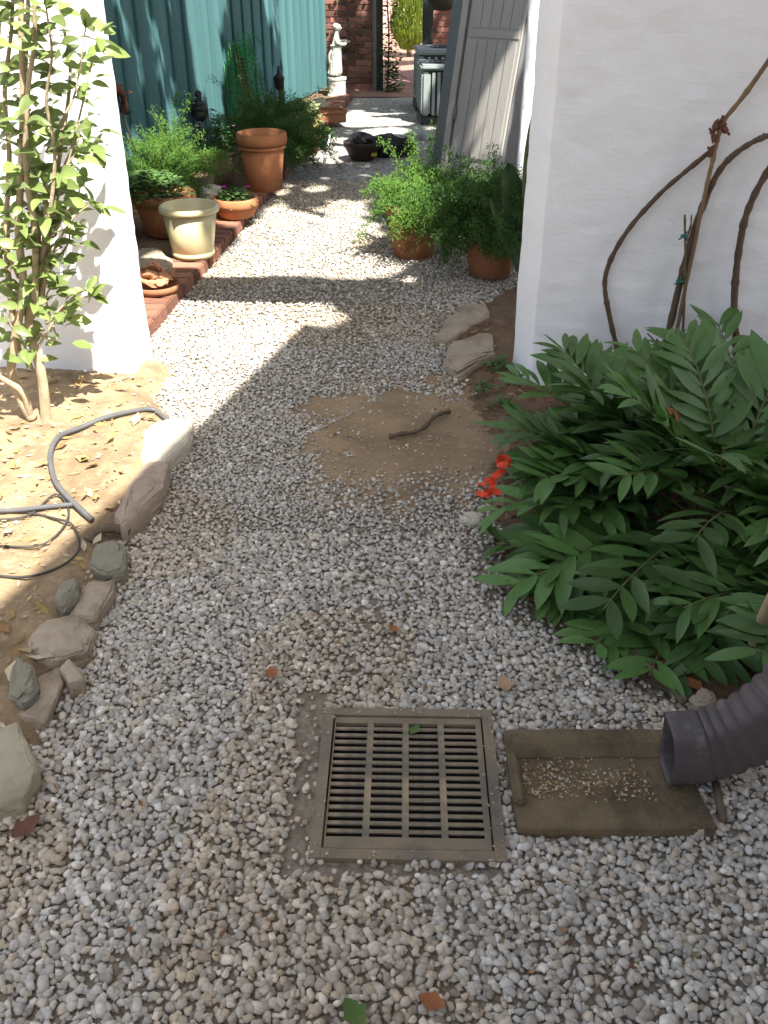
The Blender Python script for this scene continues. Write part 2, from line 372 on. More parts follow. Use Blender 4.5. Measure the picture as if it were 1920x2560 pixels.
# brick paved path beyond the gravel
def brickpath_mat():
    m = M('brick_paving', (.3, .15, .11), (.22, .11, .085), 8, .9, .3, 40); t = m.node_tree; N = t.nodes; L = t.links; p = N['Principled BSDF']
    ge = N.new('ShaderNodeNewGeometry'); b = N.new('ShaderNodeTexBrick'); b.inputs['Scale'].default_value = 4.5
    b.inputs['Color1'].default_value = (.30, .15, .11, 1); b.inputs['Color2'].default_value = (.2, .1, .08, 1); b.inputs['Mortar'].default_value = (.3, .25, .2, 1)
    L.new(ge.outputs['Position'], b.inputs['Vector']); L.new(b.outputs[0], p.inputs['Base Color']); return m
sheet('brick_path', brickpath_mat(), -.9, 1.3, 12.32, 24, .5, lambda x, y: .004)
sheet('courtyard_ground', m_soil, -9, 9, 17.0, 40, 2, lambda x, y: -.02)

# ------------------------------------------------------------------ white walls
WS = -.12
WN = Vector((WS, -1, 0)).normalized() * 1.0              # faces the camera
LW0, RW0 = Vector((-1.058, 3.68, 0)), Vector((.605, 3.60, 0))
def stucco_wall(mb, a, b, thick, z0, z1, back_a=(0, 0), step=.025, wav=1):
    a, b = Vector(a), Vector(b); d = (b - a); n = int(d.length / step); m = int((z1 - z0) / step); nrm = Vector((d.y, -d.x, 0)).normalized()
    if nrm.y > 0: nrm = -nrm
    vs, fs = [], []
    for j in range(m + 1):
        for i in range(n + 1):
            z = z0 + (z1 - z0) * j / m; p = a + d * i / n
            e = .005 * nz(p.x, z, 1, 5) + .0045 * nz(p.x, z * 3, 2, 9) + .0028 * nz(p.x, z * 2.4, 3, 24)
            q = p + nrm * e * wav
            if i in (0, n): q += d.normalized() * (.006 * nz(i, z, 4, 4) + .003 * nz(i, z, 4, 17)) * wav - nrm * .004
            vs.append((q.x, q.y, z))
    for j in range(m):
        for i in range(n):
            k = j * (n + 1) + i; fs.append((k, k + 1, k + n + 2, k + n + 1))
    o = len(vs); bk = -nrm * thick
    col = []
    for j in range(m + 1):                               # end faces and back
        z = z0 + (z1 - z0) * j / m
        pa = Vector(vs[j * (n + 1)]); pb = Vector(vs[j * (n + 1) + n])
        ba = pa + bk + Vector((back_a[0], 0, 0)); bb = pb + bk + Vector((back_a[1], 0, 0))
        ma = pa.lerp(ba, .05) + (pa - pb).normalized() * .006; mbb = pb.lerp(bb, .05) + (pb - pa).normalized() * .006
        vs += [tuple(ma), tuple(ba), tuple(bb), tuple(mbb)]
    for j in range(m):
        k, l = o + j * 4, o + j * 4 + 4; f0, f1 = j * (n + 1), (j + 1) * (n + 1)
        fs += [(k, f0, f1, l), (k + 1, k, l, l + 1), (k + 2, k + 1, l + 1, l + 2), (k + 3, k + 2, l + 2, l + 3), (f0 + n, k + 3, l + 3, f1 + n)]
    t = o + m * 4; f = m * (n + 1)
    fs += [tuple([t + 1, t] + list(range(f, f + n + 1)) + [t + 3, t + 2])]
    mb.add(vs, fs)
lw = thing('stucco_wall', (-1.0, 3.68, 0), 'sunlit white stucco wall behind the leafy shrub, left of the path', 'wall')
mb = MB(); stucco_wall(mb, LW0 + Vector((-3.2, -3.2 * WS, 0)), LW0, .24, -.08, 2.5); mb.build('wall_body', m_stucco, lw, smooth=35)
rw = thing('stucco_wall', (.60, 3.60, 0), 'shaded white stucco wall with bare vine stems, right of the path', 'wall')
mb = MB(); stucco_wall(mb, RW0, RW0 + Vector((2.6, 2.6 * WS, 0)), .24, -.08, 2.5, back_a=(-.075, 0)); mb.build('wall_body', m_stucco, rw, smooth=35)
mb = MB(); a, b = LW0 + Vector((.016, 0, 0)), RW0 + Vector((-.1, 0, 0))
mb.prism([(a.x, a.y + .004), (b.x, b.y + .016), (b.x + .01, b.y + .236), (a.x, a.y + .228)], 2.1, 2.498); mb.build('lintel', m_stucco, rw)
ww = thing('stucco_wall', (.95, 6.3, 0), 'bright sunlit strip of white wall beyond the shaded wall corner', 'wall')
mb = MB(); stucco_wall(mb, (.868, 6.35, 0), (3.6, 6.1, 0), .24, -.05, 2.6, step=.06); mb.build('wall_body', m_stucco, ww, smooth=True)

# ------------------------------------------------------------------ house on the right (its eave shades the foreground)
hs = thing('house', (1.3, .5, 0), 'house just outside the right edge, whose downspout and shade reach the path', 'house')
EZ = 5.0                                                 # eave height
ev = lambda y: -1.07 + SX * EZ + (y - (2.08 - SY * EZ)) * .29
YE = 1.78
mb = MB(); mb.prism([(ev(-7) + .3, -7), (ev(1.32) + .3, 1.32), (ev(YE) + 6, YE - .63 * 6 - .3), (ev(-7) + 6, -7)], -.05, 5.0); mb.build('wall', m_house, hs)
mb = MB(); y0, y1 = -7, YE + .03
vs = []
for y in (y0, y1):
    for dx, z in ((0, EZ), (3.3, EZ + 1.5), (6.6, EZ)):
        q = y - (.63 * dx if y == y1 else 0); vs += [(ev(y) + dx, q, z), (ev(y) + dx, q, z - .14)]
mb.add(vs, [(0, 2, 8, 6), (2, 4, 10, 8), (1, 7, 9, 3), (3, 9, 11, 5), (0, 6, 7, 1), (4, 5, 11, 10), (0, 1, 3, 2), (2, 3, 5, 4), (6, 8, 9, 7), (8, 10, 11, 9)])
mb.build('roof', m_roof, hs)

# ------------------------------------------------------------------ green fence
fn_dir = Vector((.18, 1, 0)).normalized(); fn_n = Vector((1, -.18, 0)).normalized()
FP0 = Vector((FX(11), 11, 0))
fen = thing('board_fence', (FX(9), 9, 0), 'tall teal green board and batten fence along the left of the alley', 'fence')
bw = .30; bmesh_board = MB().box((0, 0, 0), (.022, bw - .006, 2.3)).mesh('board'); bmesh_board.materials.append(m_teal)
bmesh_bat = MB().box((0, 0, 0), (.02, .055, 2.3)).mesh('batten'); bmesh_bat.materials.append(m_teal_dk)
ang = math.atan2(fn_dir.y, fn_dir.x) - math.pi / 2
L0 = (FP0 - fn_dir * 6.4)
for i in range(28):
    p = L0 + fn_dir * (i * bw + bw / 2); z = 1.2 + random.uniform(-.012, .012)
    inst('board', bmesh_board, Matrix.Translation((p.x, p.y, z)) @ Matrix.Rotation(ang + random.uniform(-.012, .012), 4, 'Z'), fen)
    q = L0 + fn_dir * (i * bw) + fn_n * .0225
    inst('batten', bmesh_bat, Matrix.Translation((q.x, q.y, z)) @ Matrix.Rotation(ang, 4, 'Z'), fen)
mb = MB()
for z in (.4, 1.9):
    p = L0 + fn_dir * 4.2 - fn_n * .05; mb.box((p.x, p.y, z), (.04, 8.4, .09), ang)
mb.build('rail', m_teal_dk, fen)

# ------------------------------------------------------------------ brick curb
cb = thing('brick_curb', (CX(7), 7, 0), 'low red brick curb edging the gravel under the flower pots', 'curb')
bmx = bevel(MB().box((0, 0, 0), (.20, .095, .07)).build('brick', m_brick), .006, 2); bme = bmx.data; bpy.data.objects.remove(bmx)
ca = -math.atan(.0926)
y = 3.97
while y < 12.2:
    m4 = Matrix.Translation((CX(y) - .1 + random.uniform(-.008, .008), y, .032 + random.uniform(-.004, .004))) @ Matrix.Rotation(ca + random.uniform(-.04, .04), 4, 'Z') @ Matrix.Rotation(random.uniform(-.03, .03), 4, 'Y')
    inst('brick', bme, m4, cb); y += .102

# ------------------------------------------------------------------ brick garden walls and gateway
wb = bevel(MB().box((0, 0, 0), (.2, .1, .058)).build('brick', m_brick_wall), .004, 1); wbm = wb.data; bpy.data.objects.remove(wb)
wbh = bevel(MB().box((0, 0, 0), (.095, .1, .058)).build('brick', m_brick_wall), .004, 1); wbhm = wbh.data; bpy.data.objects.remove(wbh)
def brick_wall(x0, x1, Y, label):
    t = thing('brick_wall', ((x0 + x1) / 2, Y, 0), label, 'wall')
    MB().box(((x0 + x1) / 2, Y + .11, 1.2), (x1 - x0 - .03, .2, 2.5)).build('mortar', m_mortar, t)
    k = 0; z = .034
    while z < 1.95:
        x = x0 + (.0 if k % 2 == 0 else .106)
        if k % 2: inst('brick', wbhm, Matrix.Translation((x0 + .048, Y + .044, z)), t)
        while x + .2 <= x1 + .01:
            inst('brick', wbm, Matrix.Translation((x + .1, Y + .044 + random.uniform(-.005, .004), z)) @ Matrix.Rotation(random.uniform(-.015, .015), 4, 'Z'), t); x += .211
        if x < x1 - .08: inst('brick', wbhm, Matrix.Translation((x + .048, Y + .044, z)), t)
        z += .068; k += 1
    return t
brick_wall(-.98, -.085, 13.0, 'old red brick garden wall behind the statue, left of the gateway')
brick_wall(.62, 1.68, 13.4, 'old red brick garden wall above the air conditioners, right of the gateway')
def gate_post(x, Y, wd, label):
    t = thing('gate_post', (x, Y, 0), label, 'post')
    o = MB().box((x, Y, 1.15), (wd, .12, 2.3)).build('post_body', m_dkwood, t); bevel(o, .008)
    MB().box((x, Y, 2.33), (wd + .04, .16, .05)).build('cap', m_dkwood, t)
gate_post(-.055, 12.96, .085, 'dark wooden gate post against the left brick wall')
gate_post(.55, 13.3, .13, 'dark wooden gate post beside the cypress, right of the gateway')

def leaf_scatter(mb, fn, n, size, flat=.5, col=None):
    for i in range(n):
        p = Vector(fn()); s = size * random.uniform(.6, 1.3)
        a = random.uniform(0, 6.283); d = Vector((math.cos(a), math.sin(a), random.uniform(-flat, flat))).normalized()
        q = d.cross(Vector((random.uniform(-.5, .5), random.uniform(-.5, .5), 1))).normalized()
        mb.add([p, p + d * s * .5 + q * s * .28, p + d * s, p + d * s * .5 - q * s * .28], [(0, 1, 2, 3)], col() if col else None)
gv = thing('climbing_vine', (.02, 12.85, 0), 'green vine climbing the left gate post and brick wall edge', 'vine')
mb = MB(); leaf_scatter(mb, lambda: (.06 + random.gauss(0, .055), 12.85 + random.uniform(-.08, .1), random.uniform(.03, 1.9)), 420, .07)
leaf_scatter(mb, lambda: (.10 + random.gauss(0, .06), 12.8 + random.uniform(-.1, .1), abs(random.gauss(.15, .22))), 260, .07)
mb.build('foliage', m_fern_dk, gv, kind='stuff'); MB().tube(smoothpath([(.04, 12.88, 0), (.06, 12.86, .6), (.03, 12.87, 1.2), (.06, 12.87, 1.9)]), .01, 6).build('stem', m_vine, gv)
gv = thing('climbing_vine', (-.45, 12.95, 0), 'sparse creeper growing on the brick wall beside the statue', 'vine')
mb = MB(); leaf_scatter(mb, lambda: (-.42 + random.gauss(0, .11), 12.95 + random.uniform(-.03, .03), random.choice((.5, .62, .95, 1.05, 1.3)) + random.gauss(0, .09)), 130, .06)
mb.build('foliage', m_fern_dk, gv, kind='stuff'); MB().tube(smoothpath([(-.5, 12.97, 0), (-.42, 12.97, .6), (-.46, 12.97, 1.0), (-.36, 12.97, 1.4)]), .006, 5).build('stem', m_vine, gv)
# cypress, shrub and house beyond the gateway
cy = thing('cypress_tree', (.41, 17.0, 0), 'bright yellow green conical cypress seen through the brick gateway', 'tree')
mb = MB()
for i in range(11000):
    z = .10 + 2.6 * random.random() ** 1.25; rr = (.30 * (1 - max(0, z - .5) / 3.2)) * min(1, (z + .1) / .45) * (.55 + .5 * random.random() ** .5)
    a = random.uniform(0, 6.283); p = Vector((.41 + rr * math.cos(a), 17 + rr * math.sin(a), z)); d = Vector((math.cos(a) * .35, math.sin(a) * .35, 1)).normalized()
    q = d.cross(Vector((math.cos(a + random.uniform(-1, 1)), math.sin(a), .1))).normalized(); s = random.uniform(.05, .10)
    mb.add([p, p + d * s * .5 + q * s * .14, p + d * s, p + d * s * .5 - q * s * .14], [(0, 1, 2, 3)])
mb.build('crown', m_cyp, cy, kind='stuff'); MB().tube([(.41, 17, -.03), (.41, 17, .5), (.42, 17, 1.6)], [.045, .035, .015], 8).build('trunk', m_twig, cy)
fh = thing('garden_building', (0, 23, 0), 'pale pink sunlit building beyond the gateway, behind the cypress', 'building')
MB().box((0, 24, 2), (14, .4, 4.2)).build('wall', m_pinkwall, fh)
MB().box((-.15, 20.5, 1.2), (.35, .35, 2.4)).build('pillar', m_pinkwall, fh)
hd = thing('hedge', (1.3, 19.5, 0), 'green hedge in sunlight just right of the cypress', 'hedge')
mb = MB(); leaf_scatter(mb, lambda: (1.25 + random.uniform(-.42, .5), 19.5 + random.uniform(-.25, .25), random.uniform(.02, 2.0)), 3000, .12); mb.build('foliage', m_small, hd, kind='stuff')
MB().tube([(1.25, 19.5, -.03), (1.25, 19.5, 1.5)], .03, 6).build('stem', m_twig, hd)

# ------------------------------------------------------------------ shade tree, unseen and added (its crown lies between the sun and the alley; shaped so that sun gets through where the photo shows sun)
LITG = [
    [(445, 600), (560, 485), (600, 440), (640, 470), (665, 500), (725, 560), (800, 606), (640, 594)],
    [(690, 478), (745, 468), (800, 488), (836, 532), (800, 552), (850, 596), (815, 602), (740, 556)],
    [(705, 452), (735, 432), (772, 440), (795, 466), (745, 472)],
    [(860, 598), (905, 604), (892, 616), (865, 612)],
    [(640, 455), (700, 480), (650, 476)],
    [(660, 410), (700, 400), (690, 418)],
    [(680, 318), (735, 300), (760, 330), (720, 352), (670, 345)],
    [(735, 262), (750, 240), (775, 236), (800, 252), (905, 260), (880, 270), (750, 272)],
    [(780, 280), (850, 274), (890, 284), (800, 292)],
    [(425, 640), (560, 652), (690, 660), (748, 690), (690, 714), (655, 724), (560, 830), (480, 900), (395, 985), (250, 1000), (280, 760)],
    [(845, 145), (900, 140), (900, 150), (850, 153)], [(840, 168), (900, 165), (900, 175), (840, 178)],
]
LITF = [[(398, -60), (398, 0), (426, 197), (474, 305), (486, 305), (474, 197), (461, 109), (480, 0), (480, -60)],
        [(592, -60), (603, 100), (616, 250), (640, 262), (705, 215), (700, 120), (728, -60)],
        [(285, 330), (300, 300), (325, 360), (345, 400), (300, 420)], [(325, 20), (340, 90), (350, 140), (336, 130)], [(360, 180), (372, 260), (380, 330), (364, 290)], [(555, -40), (590, 80), (584, -40)]]
LITD = [[(1112, 105), (1022, 275), (1022, 345), (1092, 350), (1104, 230)]]
LITW = [[(1135, -80), (1270, -80), (1270, 620), (1060, 620), (1100, 330)]]
LITR = [[(1345, -10), (1362, 5), (1385, 22), (1398, 2), (1398, -30), (1350, -30)], [(1468, -20), (1478, 22), (1500, 34), (1504, 4), (1496, -20)], [(1588, 36), (1612, 12), (1606, 40), (1592, 44)], [(1565, 0), (1640, -14), (1648, 6), (1600, 8)]]
DP0, DP1 = Vector((.47, 8.1, 0)), Vector((.92, 7.80, 0)); dn = Vector((DP1.y - DP0.y, -(DP1.x - DP0.x), 0)).normalized()
LITUV = [(x - SX * z, y + SY * z, q) for x, y, z, q in ((-1.1, 5.1, .2, .17), (-1.52, 6.9, .3, .3), (-.6, 11.85, .55, .27), (-.95, 6.15, .1, .11), (-.55, 8.9, .25, .16), (.13, 5.45, .4, .11), (-1.36, 5.95, .3, .13))]
ln_ = (DP1 - DP0).normalized().cross(Vector((.105, -.11, 1))).normalized()
def shaded(u, v):
    q = proj((u, v, 0))
    if any(inside(q[0], q[1], P) for P in LITG): return False
    if v < 4.9 and u < -.40 + (v - 4.36) * .3: return False
    for a, b, r in LITUV:
        if (u - a) ** 2 + (v - b) ** 2 < r * r: return False
    o = Vector((u, v, 0)); s = Vector((SX, -SY, 1))
    for P, p0, n in ((LITF, FP0, fn_n), (LITD, DP0, ln_), (LITW, (.93, 6.35, 0), Vector((.094, 1, 0))), (LITR, RW0, Vector((.12, 1, 0)))):
        t = (Vector(p0) - o).dot(n) / s.dot(n)
        if 0 < t < 2.0:
            h = o + s * t; q = proj(h)
            if P is LITD and not (.3 < h.x < 1.0): continue
            if P is LITW and h.x < .9: continue
            if P is LITR and (h.x < .6 or h.x > 1.9): continue
            if any(inside(q[0], q[1], A) for A in P): return False
    return True
tr = thing('added_shade_tree', (3.3, 5.2, 0), 'unseen tree added over the alley, its crown shaped to throw the dappled shade', 'tree')
mb = MB(); centers = []
for i in range(64000):
    u, v = random.uniform(-3.2, 2.3), random.uniform(3.35, 16.4)
    if i > 54000: u, v = random.uniform(-.6, 2.3), random.uniform(3.2, 5.2)
    if v > 5.2 and nz(u, v, 0, 3.3) > .45 and not (-.2 < u < 1.2 and 7.4 < v < 9.4): continue
    if not shaded(u, v): continue
    if not (shaded(u + .06, v) and shaded(u - .06, v) and shaded(u, v + .06) and shaded(u, v - .06)): continue
    zc = 6.4 + 1.0 * nz(u, v, 2, .6) + random.uniform(-.7, .7)
    p = Vector((u + SX * zc, v - SY * zc, zc)); s = random.uniform(.10, .17)
    a = random.uniform(0, 6.283); d = Vector((math.cos(a), math.sin(a), random.uniform(-.4, .4))).normalized()
    q = d.cross(Vector((SUN.x + random.uniform(-.5, .5), SUN.y + random.uniform(-.5, .5), 1))).normalized()
    p = p - d * s * .5
    mb.add([p, p + d * s * .5 + q * s * .33, p + d * s, p + d * s * .5 - q * s * .33], [(0, 1, 2, 3)])
mb.build('crown', m_treeleaf, tr, kind='stuff')
mb = MB(); mb.tube(smoothpath([(3.3, 5.2, -.05), (3.25, 5.2, 2.2), (3.0, 5.4, 4.2), (2.8, 5.8, 6.2)]), [.2] * 7 + [.15] * 6 + [.1] * 5 + [.05], 10)
mb.build('trunk', m_bark, tr, smooth=True)
for k, e in enumerate(((1.2, 4.0, 6.3), (.9, 6.5, 6.4), (2.4, 9.0, 6.6), (4.4, 2.4, 6.3), (2.9, 1.4, 6.3))):
    MB().tube(smoothpath([(3.02, 5.38, 4.0), Vector((3, 5.4, 4.6)).lerp(Vector(e), .5) + Vector((0, 0, .3)), e]), [.08] * 4 + [.055] * 5 + [.03] * 4, 7).build('limb', m_bark, tr, smooth=True)

# ------------------------------------------------------------------ grey shed with panelled door
sh = thing('shed', (DP0.x, DP0.y, 0), 'grey painted garden shed with a panelled door, half lit by a wedge of sun', 'shed')
dd = (DP1 - DP0).normalized(); away = Vector((-.12, 1, 0)).normalized(); bkd = Vector((-dn.x, -dn.y, 0)) if dn.y < 0 else dn
if dn.y > 0: dn = -dn
bkd = -dn
P0, P1 = DP0, DP1
c2 = P0 + away * .45
MB().prism([(P0.x, P0.y), (P1.x, P1.y), (P1.x + bkd.x * .5, P1.y + bkd.y * .5), (c2.x + .45, c2.y + .3), (c2.x, c2.y)], -.05, 2.35).build('wall', m_grey_dk, sh)
SH0 = set(o.name for o in bpy.data.objects)
def on_door(s, z, off): q = P0 + dd * s + dn * off; return (q.x, q.y, z)
W_ = (P1 - P0).length; az = math.atan2(dd.y, dd.x)
o = MB().box(on_door(W_ / 2 + .035, 1.1, .0125), (W_ - .09, .025, 2.2), az).build('door', m_grey, sh); dr = o
npl = 5; pw = (W_ - .13) / npl
for k in range(npl):
    for z0, z1 in ((.12, .98), (1.06, 2.1)):
        o = MB().box(on_door(.10 + pw * (k + .5), (z0 + z1) / 2, .0285), (pw - .008, .007, z1 - z0), az).build('panel_board', m_grey, dr)
MB().box(on_door(W_ / 2 + .035, 1.02, .030), (W_ - .12, .01, .05), az).build('rail', m_grey, dr)
MB().box(on_door(.035, 1.15, .02), (.05, .04, 2.4), az).build('door_frame', m_grey, sh)
for z in (.45, 1.6): MB().box(on_door(.075, z, .042), (.03, .012, .09), az).build('hinge', m_grey_dk, sh)
for o in list(sh.children_recursive):                   # the shed has settled: its front leans towards the path
    for v in o.data.vertices:
        z = v.co.z; v.co.x += .105 * z; v.co.y -= .11 * z
# sheet coloured dark to stand for shade in the gap beside the shed
gp = thing('gap_shade_sheet', (1.2, 8.4, 0), 'added shade-coloured partition between the grey shed and the sunlit white wall', 'backdrop')
MB().prism([(.9, 8.4), (2.2, 8.3), (2.2, 8.36), (.9, 8.46)], -.05, 2.3).build('shade_sheet', m_gap, gp)

# ------------------------------------------------------------------ air conditioners
def ac_unit(x, y, wd, hh, label, rz=.0):
    t = thing('air_conditioner', (x, y, 0), label, 'air conditioner', 'air conditioners beside the shed')
    m3 = Matrix.Rotation(rz, 3, 'Z')
    def B(name, c, s, m, bv=.0, par=t):
        c = m3 @ Vector(c) + Vector((x, y, 0)); o = MB().box(c, s, rz).build(name, m, par)
        if bv: bevel(o, bv, 2)
        return o
    B('base_pan', (0, 0, .04), (wd + .02, wd + .02, .07), m_ac_dk)
    B('cabinet', (0, 0, .06 + hh / 2), (wd - .05, wd - .05, hh - .08), m_ac_dk)
    B('top_panel', (0, 0, hh + .035), (wd + .03, wd + .03, .05), m_ac, .018)
    for sx in (-1, 1):
        for sy in (-1, 1): B('corner_post', (sx * (wd / 2 - .04), sy * (wd / 2 - .04), .075 + (hh - .07) / 2), (.09, .09, hh - .09), m_ac, .02)
    n = 11
    for k in range(n):
        z = .11 + (hh - .13) * k / (n - 1)
        B('louver', (-wd / 2 + .015, 0, z), (.012, wd - .16, .022), m_ac)
    for k in range(6):
        B('fin', ((-.5 + (k + .5) / 6) * (wd - .18), -wd / 2 + .015, .075 + (hh - .07) / 2), (.03, .014, hh - .1), m_ac)
    mb = MB(); c = Vector((x, y, hh + .066))
    for r in (.06, .11, .16): mb.tube([c + Vector((r * math.cos(a), r * math.sin(a), 0)) for a in [k * .3142 for k in range(21)]], .004, 5)
    mb.build('fan_guard', m_ac_dk, t)
ac_unit(.62, 10.55, .5, .50, 'front grey green air conditioner with rounded corner beside the shed', .05)
ac_unit(.66, 11.45, .62, .56, 'rear taller air conditioner with side louvers behind the front one', .03)

# ------------------------------------------------------------------ statue
st_p = G(729, 215); st_p.z = .02
st = thing('statue', st_p, 'white stone statue of a draped woman on a round pedestal before the brick wall', 'statue')
mb = MB(); mb.lathe([(.115, 0), (.118, .03), (.108, .05), (.10, .14), (.105, .19), (.112, .2), (.112, .225), (.0, .226)], st_p, 28); mb.build('pedestal', m_statue, st, smooth=False)
def skin_body(verts, edges, rad, sub=2):
    me = bpy.data.meshes.new('figure'); me.from_pydata(verts, edges, []); o = bpy.data.objects.new('figure', me); COL.objects.link(o)
    sk = o.modifiers.new('s', 'SKIN'); sk.use_smooth_shade = True
    for i, r in enumerate(rad): me.skin_vertices[0].data[i].radius = r if hasattr(r, '__len__') else (r, r)
    me.skin_vertices[0].data[0].use_root = True
    o.modifiers.new('u', 'SUBSURF').levels = sub
    dg = bpy.context.evaluated_depsgraph_get(); nm = bpy.data.meshes.new_from_object(o.evaluated_get(dg)); bpy.data.objects.remove(o); bpy.data.meshes.remove(me)
    nm.name = 'figure'; return nm
B0 = Vector((0, 0, .225))
V = [(0, 0, .27), (.0, 0, .19), (-.005, 0, .10), (-.01, 0, .01), (.0, 0, .335), (.005, 0, .40), (.008, 0, .44), (.014, 0, .475), (.026, 0, .512), (.030, 0, .535),
     (.005, -.05, .415), (.02, -.068, .36), (.085, -.045, .345), (.125, -.03, .36), (.005, .05, .415), (.03, .066, .365), (.09, .035, .375), (.13, .02, .385)]
E = [(0, 1), (1, 2), (2, 3), (0, 4), (4, 5), (5, 6), (6, 7), (7, 8), (8, 9), (5, 10), (10, 11), (11, 12), (12, 13), (5, 14), (14, 15), (15, 16), (16, 17)]
RD = [.066, .064, .074, .09, .05, .062, .03, .026, .022, .018, .028, .024, .019, .015, .028, .024, .019, .015]
fm = skin_body([tuple(Vector(v) + B0) for v in V], E, RD); fm.materials.append(m_statue)
bm = bmesh.new(); bm.from_mesh(fm)
for c, rad in (((.024, 0, .515), (.037, .033, .043)), ((.060, 0, .510), (.010, .009, .012)), ((.0, 0, .532), (.036, .036, .034))):
    bmesh.ops.create_uvsphere(bm, u_segments=16, v_segments=10, radius=1, matrix=Matrix.Translation(Vector(c) + B0) @ Matrix.Diagonal((*rad, 1)))
bm.to_mesh(fm); bm.free(); fm.polygons.foreach_set('use_smooth', [True] * len(fm.polygons))
fo = bpy.data.objects.new('figure', fm); COL.objects.link(fo); fo.parent = st
mb = MB()
for k in range(7):
    a = 2.2 + k * .35; q = [(.06 * math.cos(a), .06 * math.sin(a), .27), (.062 * math.cos(a + .2), .062 * math.sin(a + .2), .16), (.082 * math.cos(a + .35), .082 * math.sin(a + .35), .02)]
    mb.tube(smoothpath([Vector(v) + B0 + st_p for v in q], 4), [.012] * 4 + [.016] * 4 + [.02], 6)
mb.tube(smoothpath([Vector(v) + B0 + st_p for v in [(-.05, -.03, .29), (-.085, -.02, .21), (-.07, 0, .12), (-.095, 0, .03)]], 4), [.018] * 12 + [.022], 7)
mb.build('drapery', m_statue, st, smooth=True)
mb = MB(); mb.lathe([(0, -.012), (.02, -.008), (.032, .008), (.0, .009)], st_p + B0 + Vector((.135, -.005, .375)), 14); mb.build('bowl', m_statue, st)
mb = MB(); mb.lathe([(0, -.02), (.018, -.012), (.022, .004), (.012, .018), (0, .02)], st_p + B0 + Vector((-.012, 0, .515)), 12); mb.build('hair_bun', m_statue, st, smooth=True)

# ------------------------------------------------------------------ pots
def pot(name, c, prof, mat, label, cat='pot', rim=None, soil=None, group=None, smooth=True):
    t = thing(name, c, label, cat, group)
    MB().lathe(prof, c, 44).build('pot_body', mat, t, smooth=True)
    if rim:
        MB().lathe(rim, c, 44, cap=False).build('rim', mat, t, smooth=True)
    if soil is not None: MB().lathe([(0, soil[1]), (soil[0] * .5, soil[1] + .01), (soil[0], soil[1])], c, 28).build('potting_soil', m_soil_dark, t)
    return t
def cup(rt, rb, h, th=.014, inner=.03): return [(rb * .9, 0), (rb, .006), (rt, h), (rt - th, h), (rb - th * .5, inner), (0, inner)]
def ring(rt, z0, z1, o=.012): return [(rt - .004, z0), (rt + o * .7, z0 + .004), (rt + o, (z0 + z1) / 2), (rt + o * .8, z1 - .006), (rt + o * .2, z1 + .002), (rt - .012, z1), (rt - .014, z0)]
CZ = .066
p = G(419, 553, CZ)
pot('glazed_pot', p, cup(.155, .112, .285, .012), m_yellow, 'empty pale yellow glazed pot with a rolled rim on the brick curb', rim=ring(.155, .25, .285, .014))
MB().lathe([(.118, .014), (.122, .018), (.119, .034), (.113, .036)], p, 40, cap=False).build('foot_ring', m_yellow, bpy.data.objects[[o.name for o in bpy.data.objects if o.name.startswith('glazed_pot')][0]], smooth=True)
p = G(572, 409, CZ)
pot('terracotta_pot', p, cup(.168, .122, .39, .016), m_terra, 'tall empty orange terracotta pot with a thick rim on the curb', rim=ring(.166, .315, .39, .014))
MB().lathe([(.158, .285), (.168, .288), (.168, .303), (.16, .306)], p, 40, cap=False).build('band', m_terra, bpy.data.objects['terracotta_pot'], smooth=True)
p = G(480, 400, .05)
gpot = p
pot('clay_pot', p, cup(.145, .09, .25, .014), m_greypot, 'grey brown clay pot of pink flowers left of the tall terracotta pot', rim=ring(.143, .225, .25, .006), soil=(.125, .22))
p = G(511, 468, CZ)
bowlp = p
pot('terracotta_bowl', p, [(.09, 0), (.115, .01), (.135, .055), (.142, .06), (.142, .10), (.13, .10), (.1, .05), (0, .05)], m_terra, 'low terracotta bowl with magenta flowers behind the yellow pot', 'bowl', rim=ring(.138, .062, .125, .012), soil=(.125, .105))
p = G(339, 628, CZ)
shp = p
pot('saucer', p, [(.10, 0), (.112, .005), (.122, .04), (.115, .04), (.1, .012), (0, .012)], m_terra_dk, 'dark clay saucer on the curb by the white wall, heaped with shards', 'saucer')
for k in range(24):
    a = random.uniform(0, 6.28); rr = .092 * math.sqrt(random.random()); z = .055 + .075 * (1 - rr / .09) + random.uniform(0, .015)
    vs, fs = hull_mesh(hull_pts(14, .042, .032, .018, .2, .5), bev=.003)
    m3 = Matrix.Rotation(random.uniform(0, 6), 3, 'Z') @ Matrix.Rotation(random.uniform(-.6, .6), 3, 'X')
    c = p + Vector((rr * math.cos(a), rr * math.sin(a), z)); o = MB().add([c + m3 @ Vector(v) for v in vs], fs).build('terracotta_shard', M('dusty_shard', (.50, .27, .155), (.40, .20, .11), 14, .9, .4, 60, rnd=.2), loc=c)
    tag(o, 'broken orange terracotta shard heaped in the clay saucer on the curb', 'shard', 'terracotta shards heaped in the saucer')
p = G(362, 505, .05); widep = p
pot('terracotta_pot', p, cup(.19, .13, .25, .016), m_terra, 'wide terracotta pot of trailing dark red flowers behind the yellow pot', rim=ring(.188, .2, .25, .012), soil=(.17, .22))
p = G(437, 432, .05)
pot('clay_pot', p, cup(.10, .075, .17), m_greypot, 'small grey clay pot wedged beside the bright green fern', soil=(.085, .15))
p = G(652, 322, .05); varp = p
pot('clay_pot', p, cup(.15, .11, .22), M('ochre_clay', (.42, .26, .09), (.34, .2, .07), 8, .8), 'ochre pot with variegated plant further along the curb', rim=ring(.148, .18, .22, .01), soil=(.13, .2))
p = G(672, 330, CZ)
pot('terracotta_pot', p, cup(.085, .06, .14), m_terra, 'small terracotta pot in front of the ochre pot', rim=ring(.083, .115, .14, .008), soil=(.07, .12))
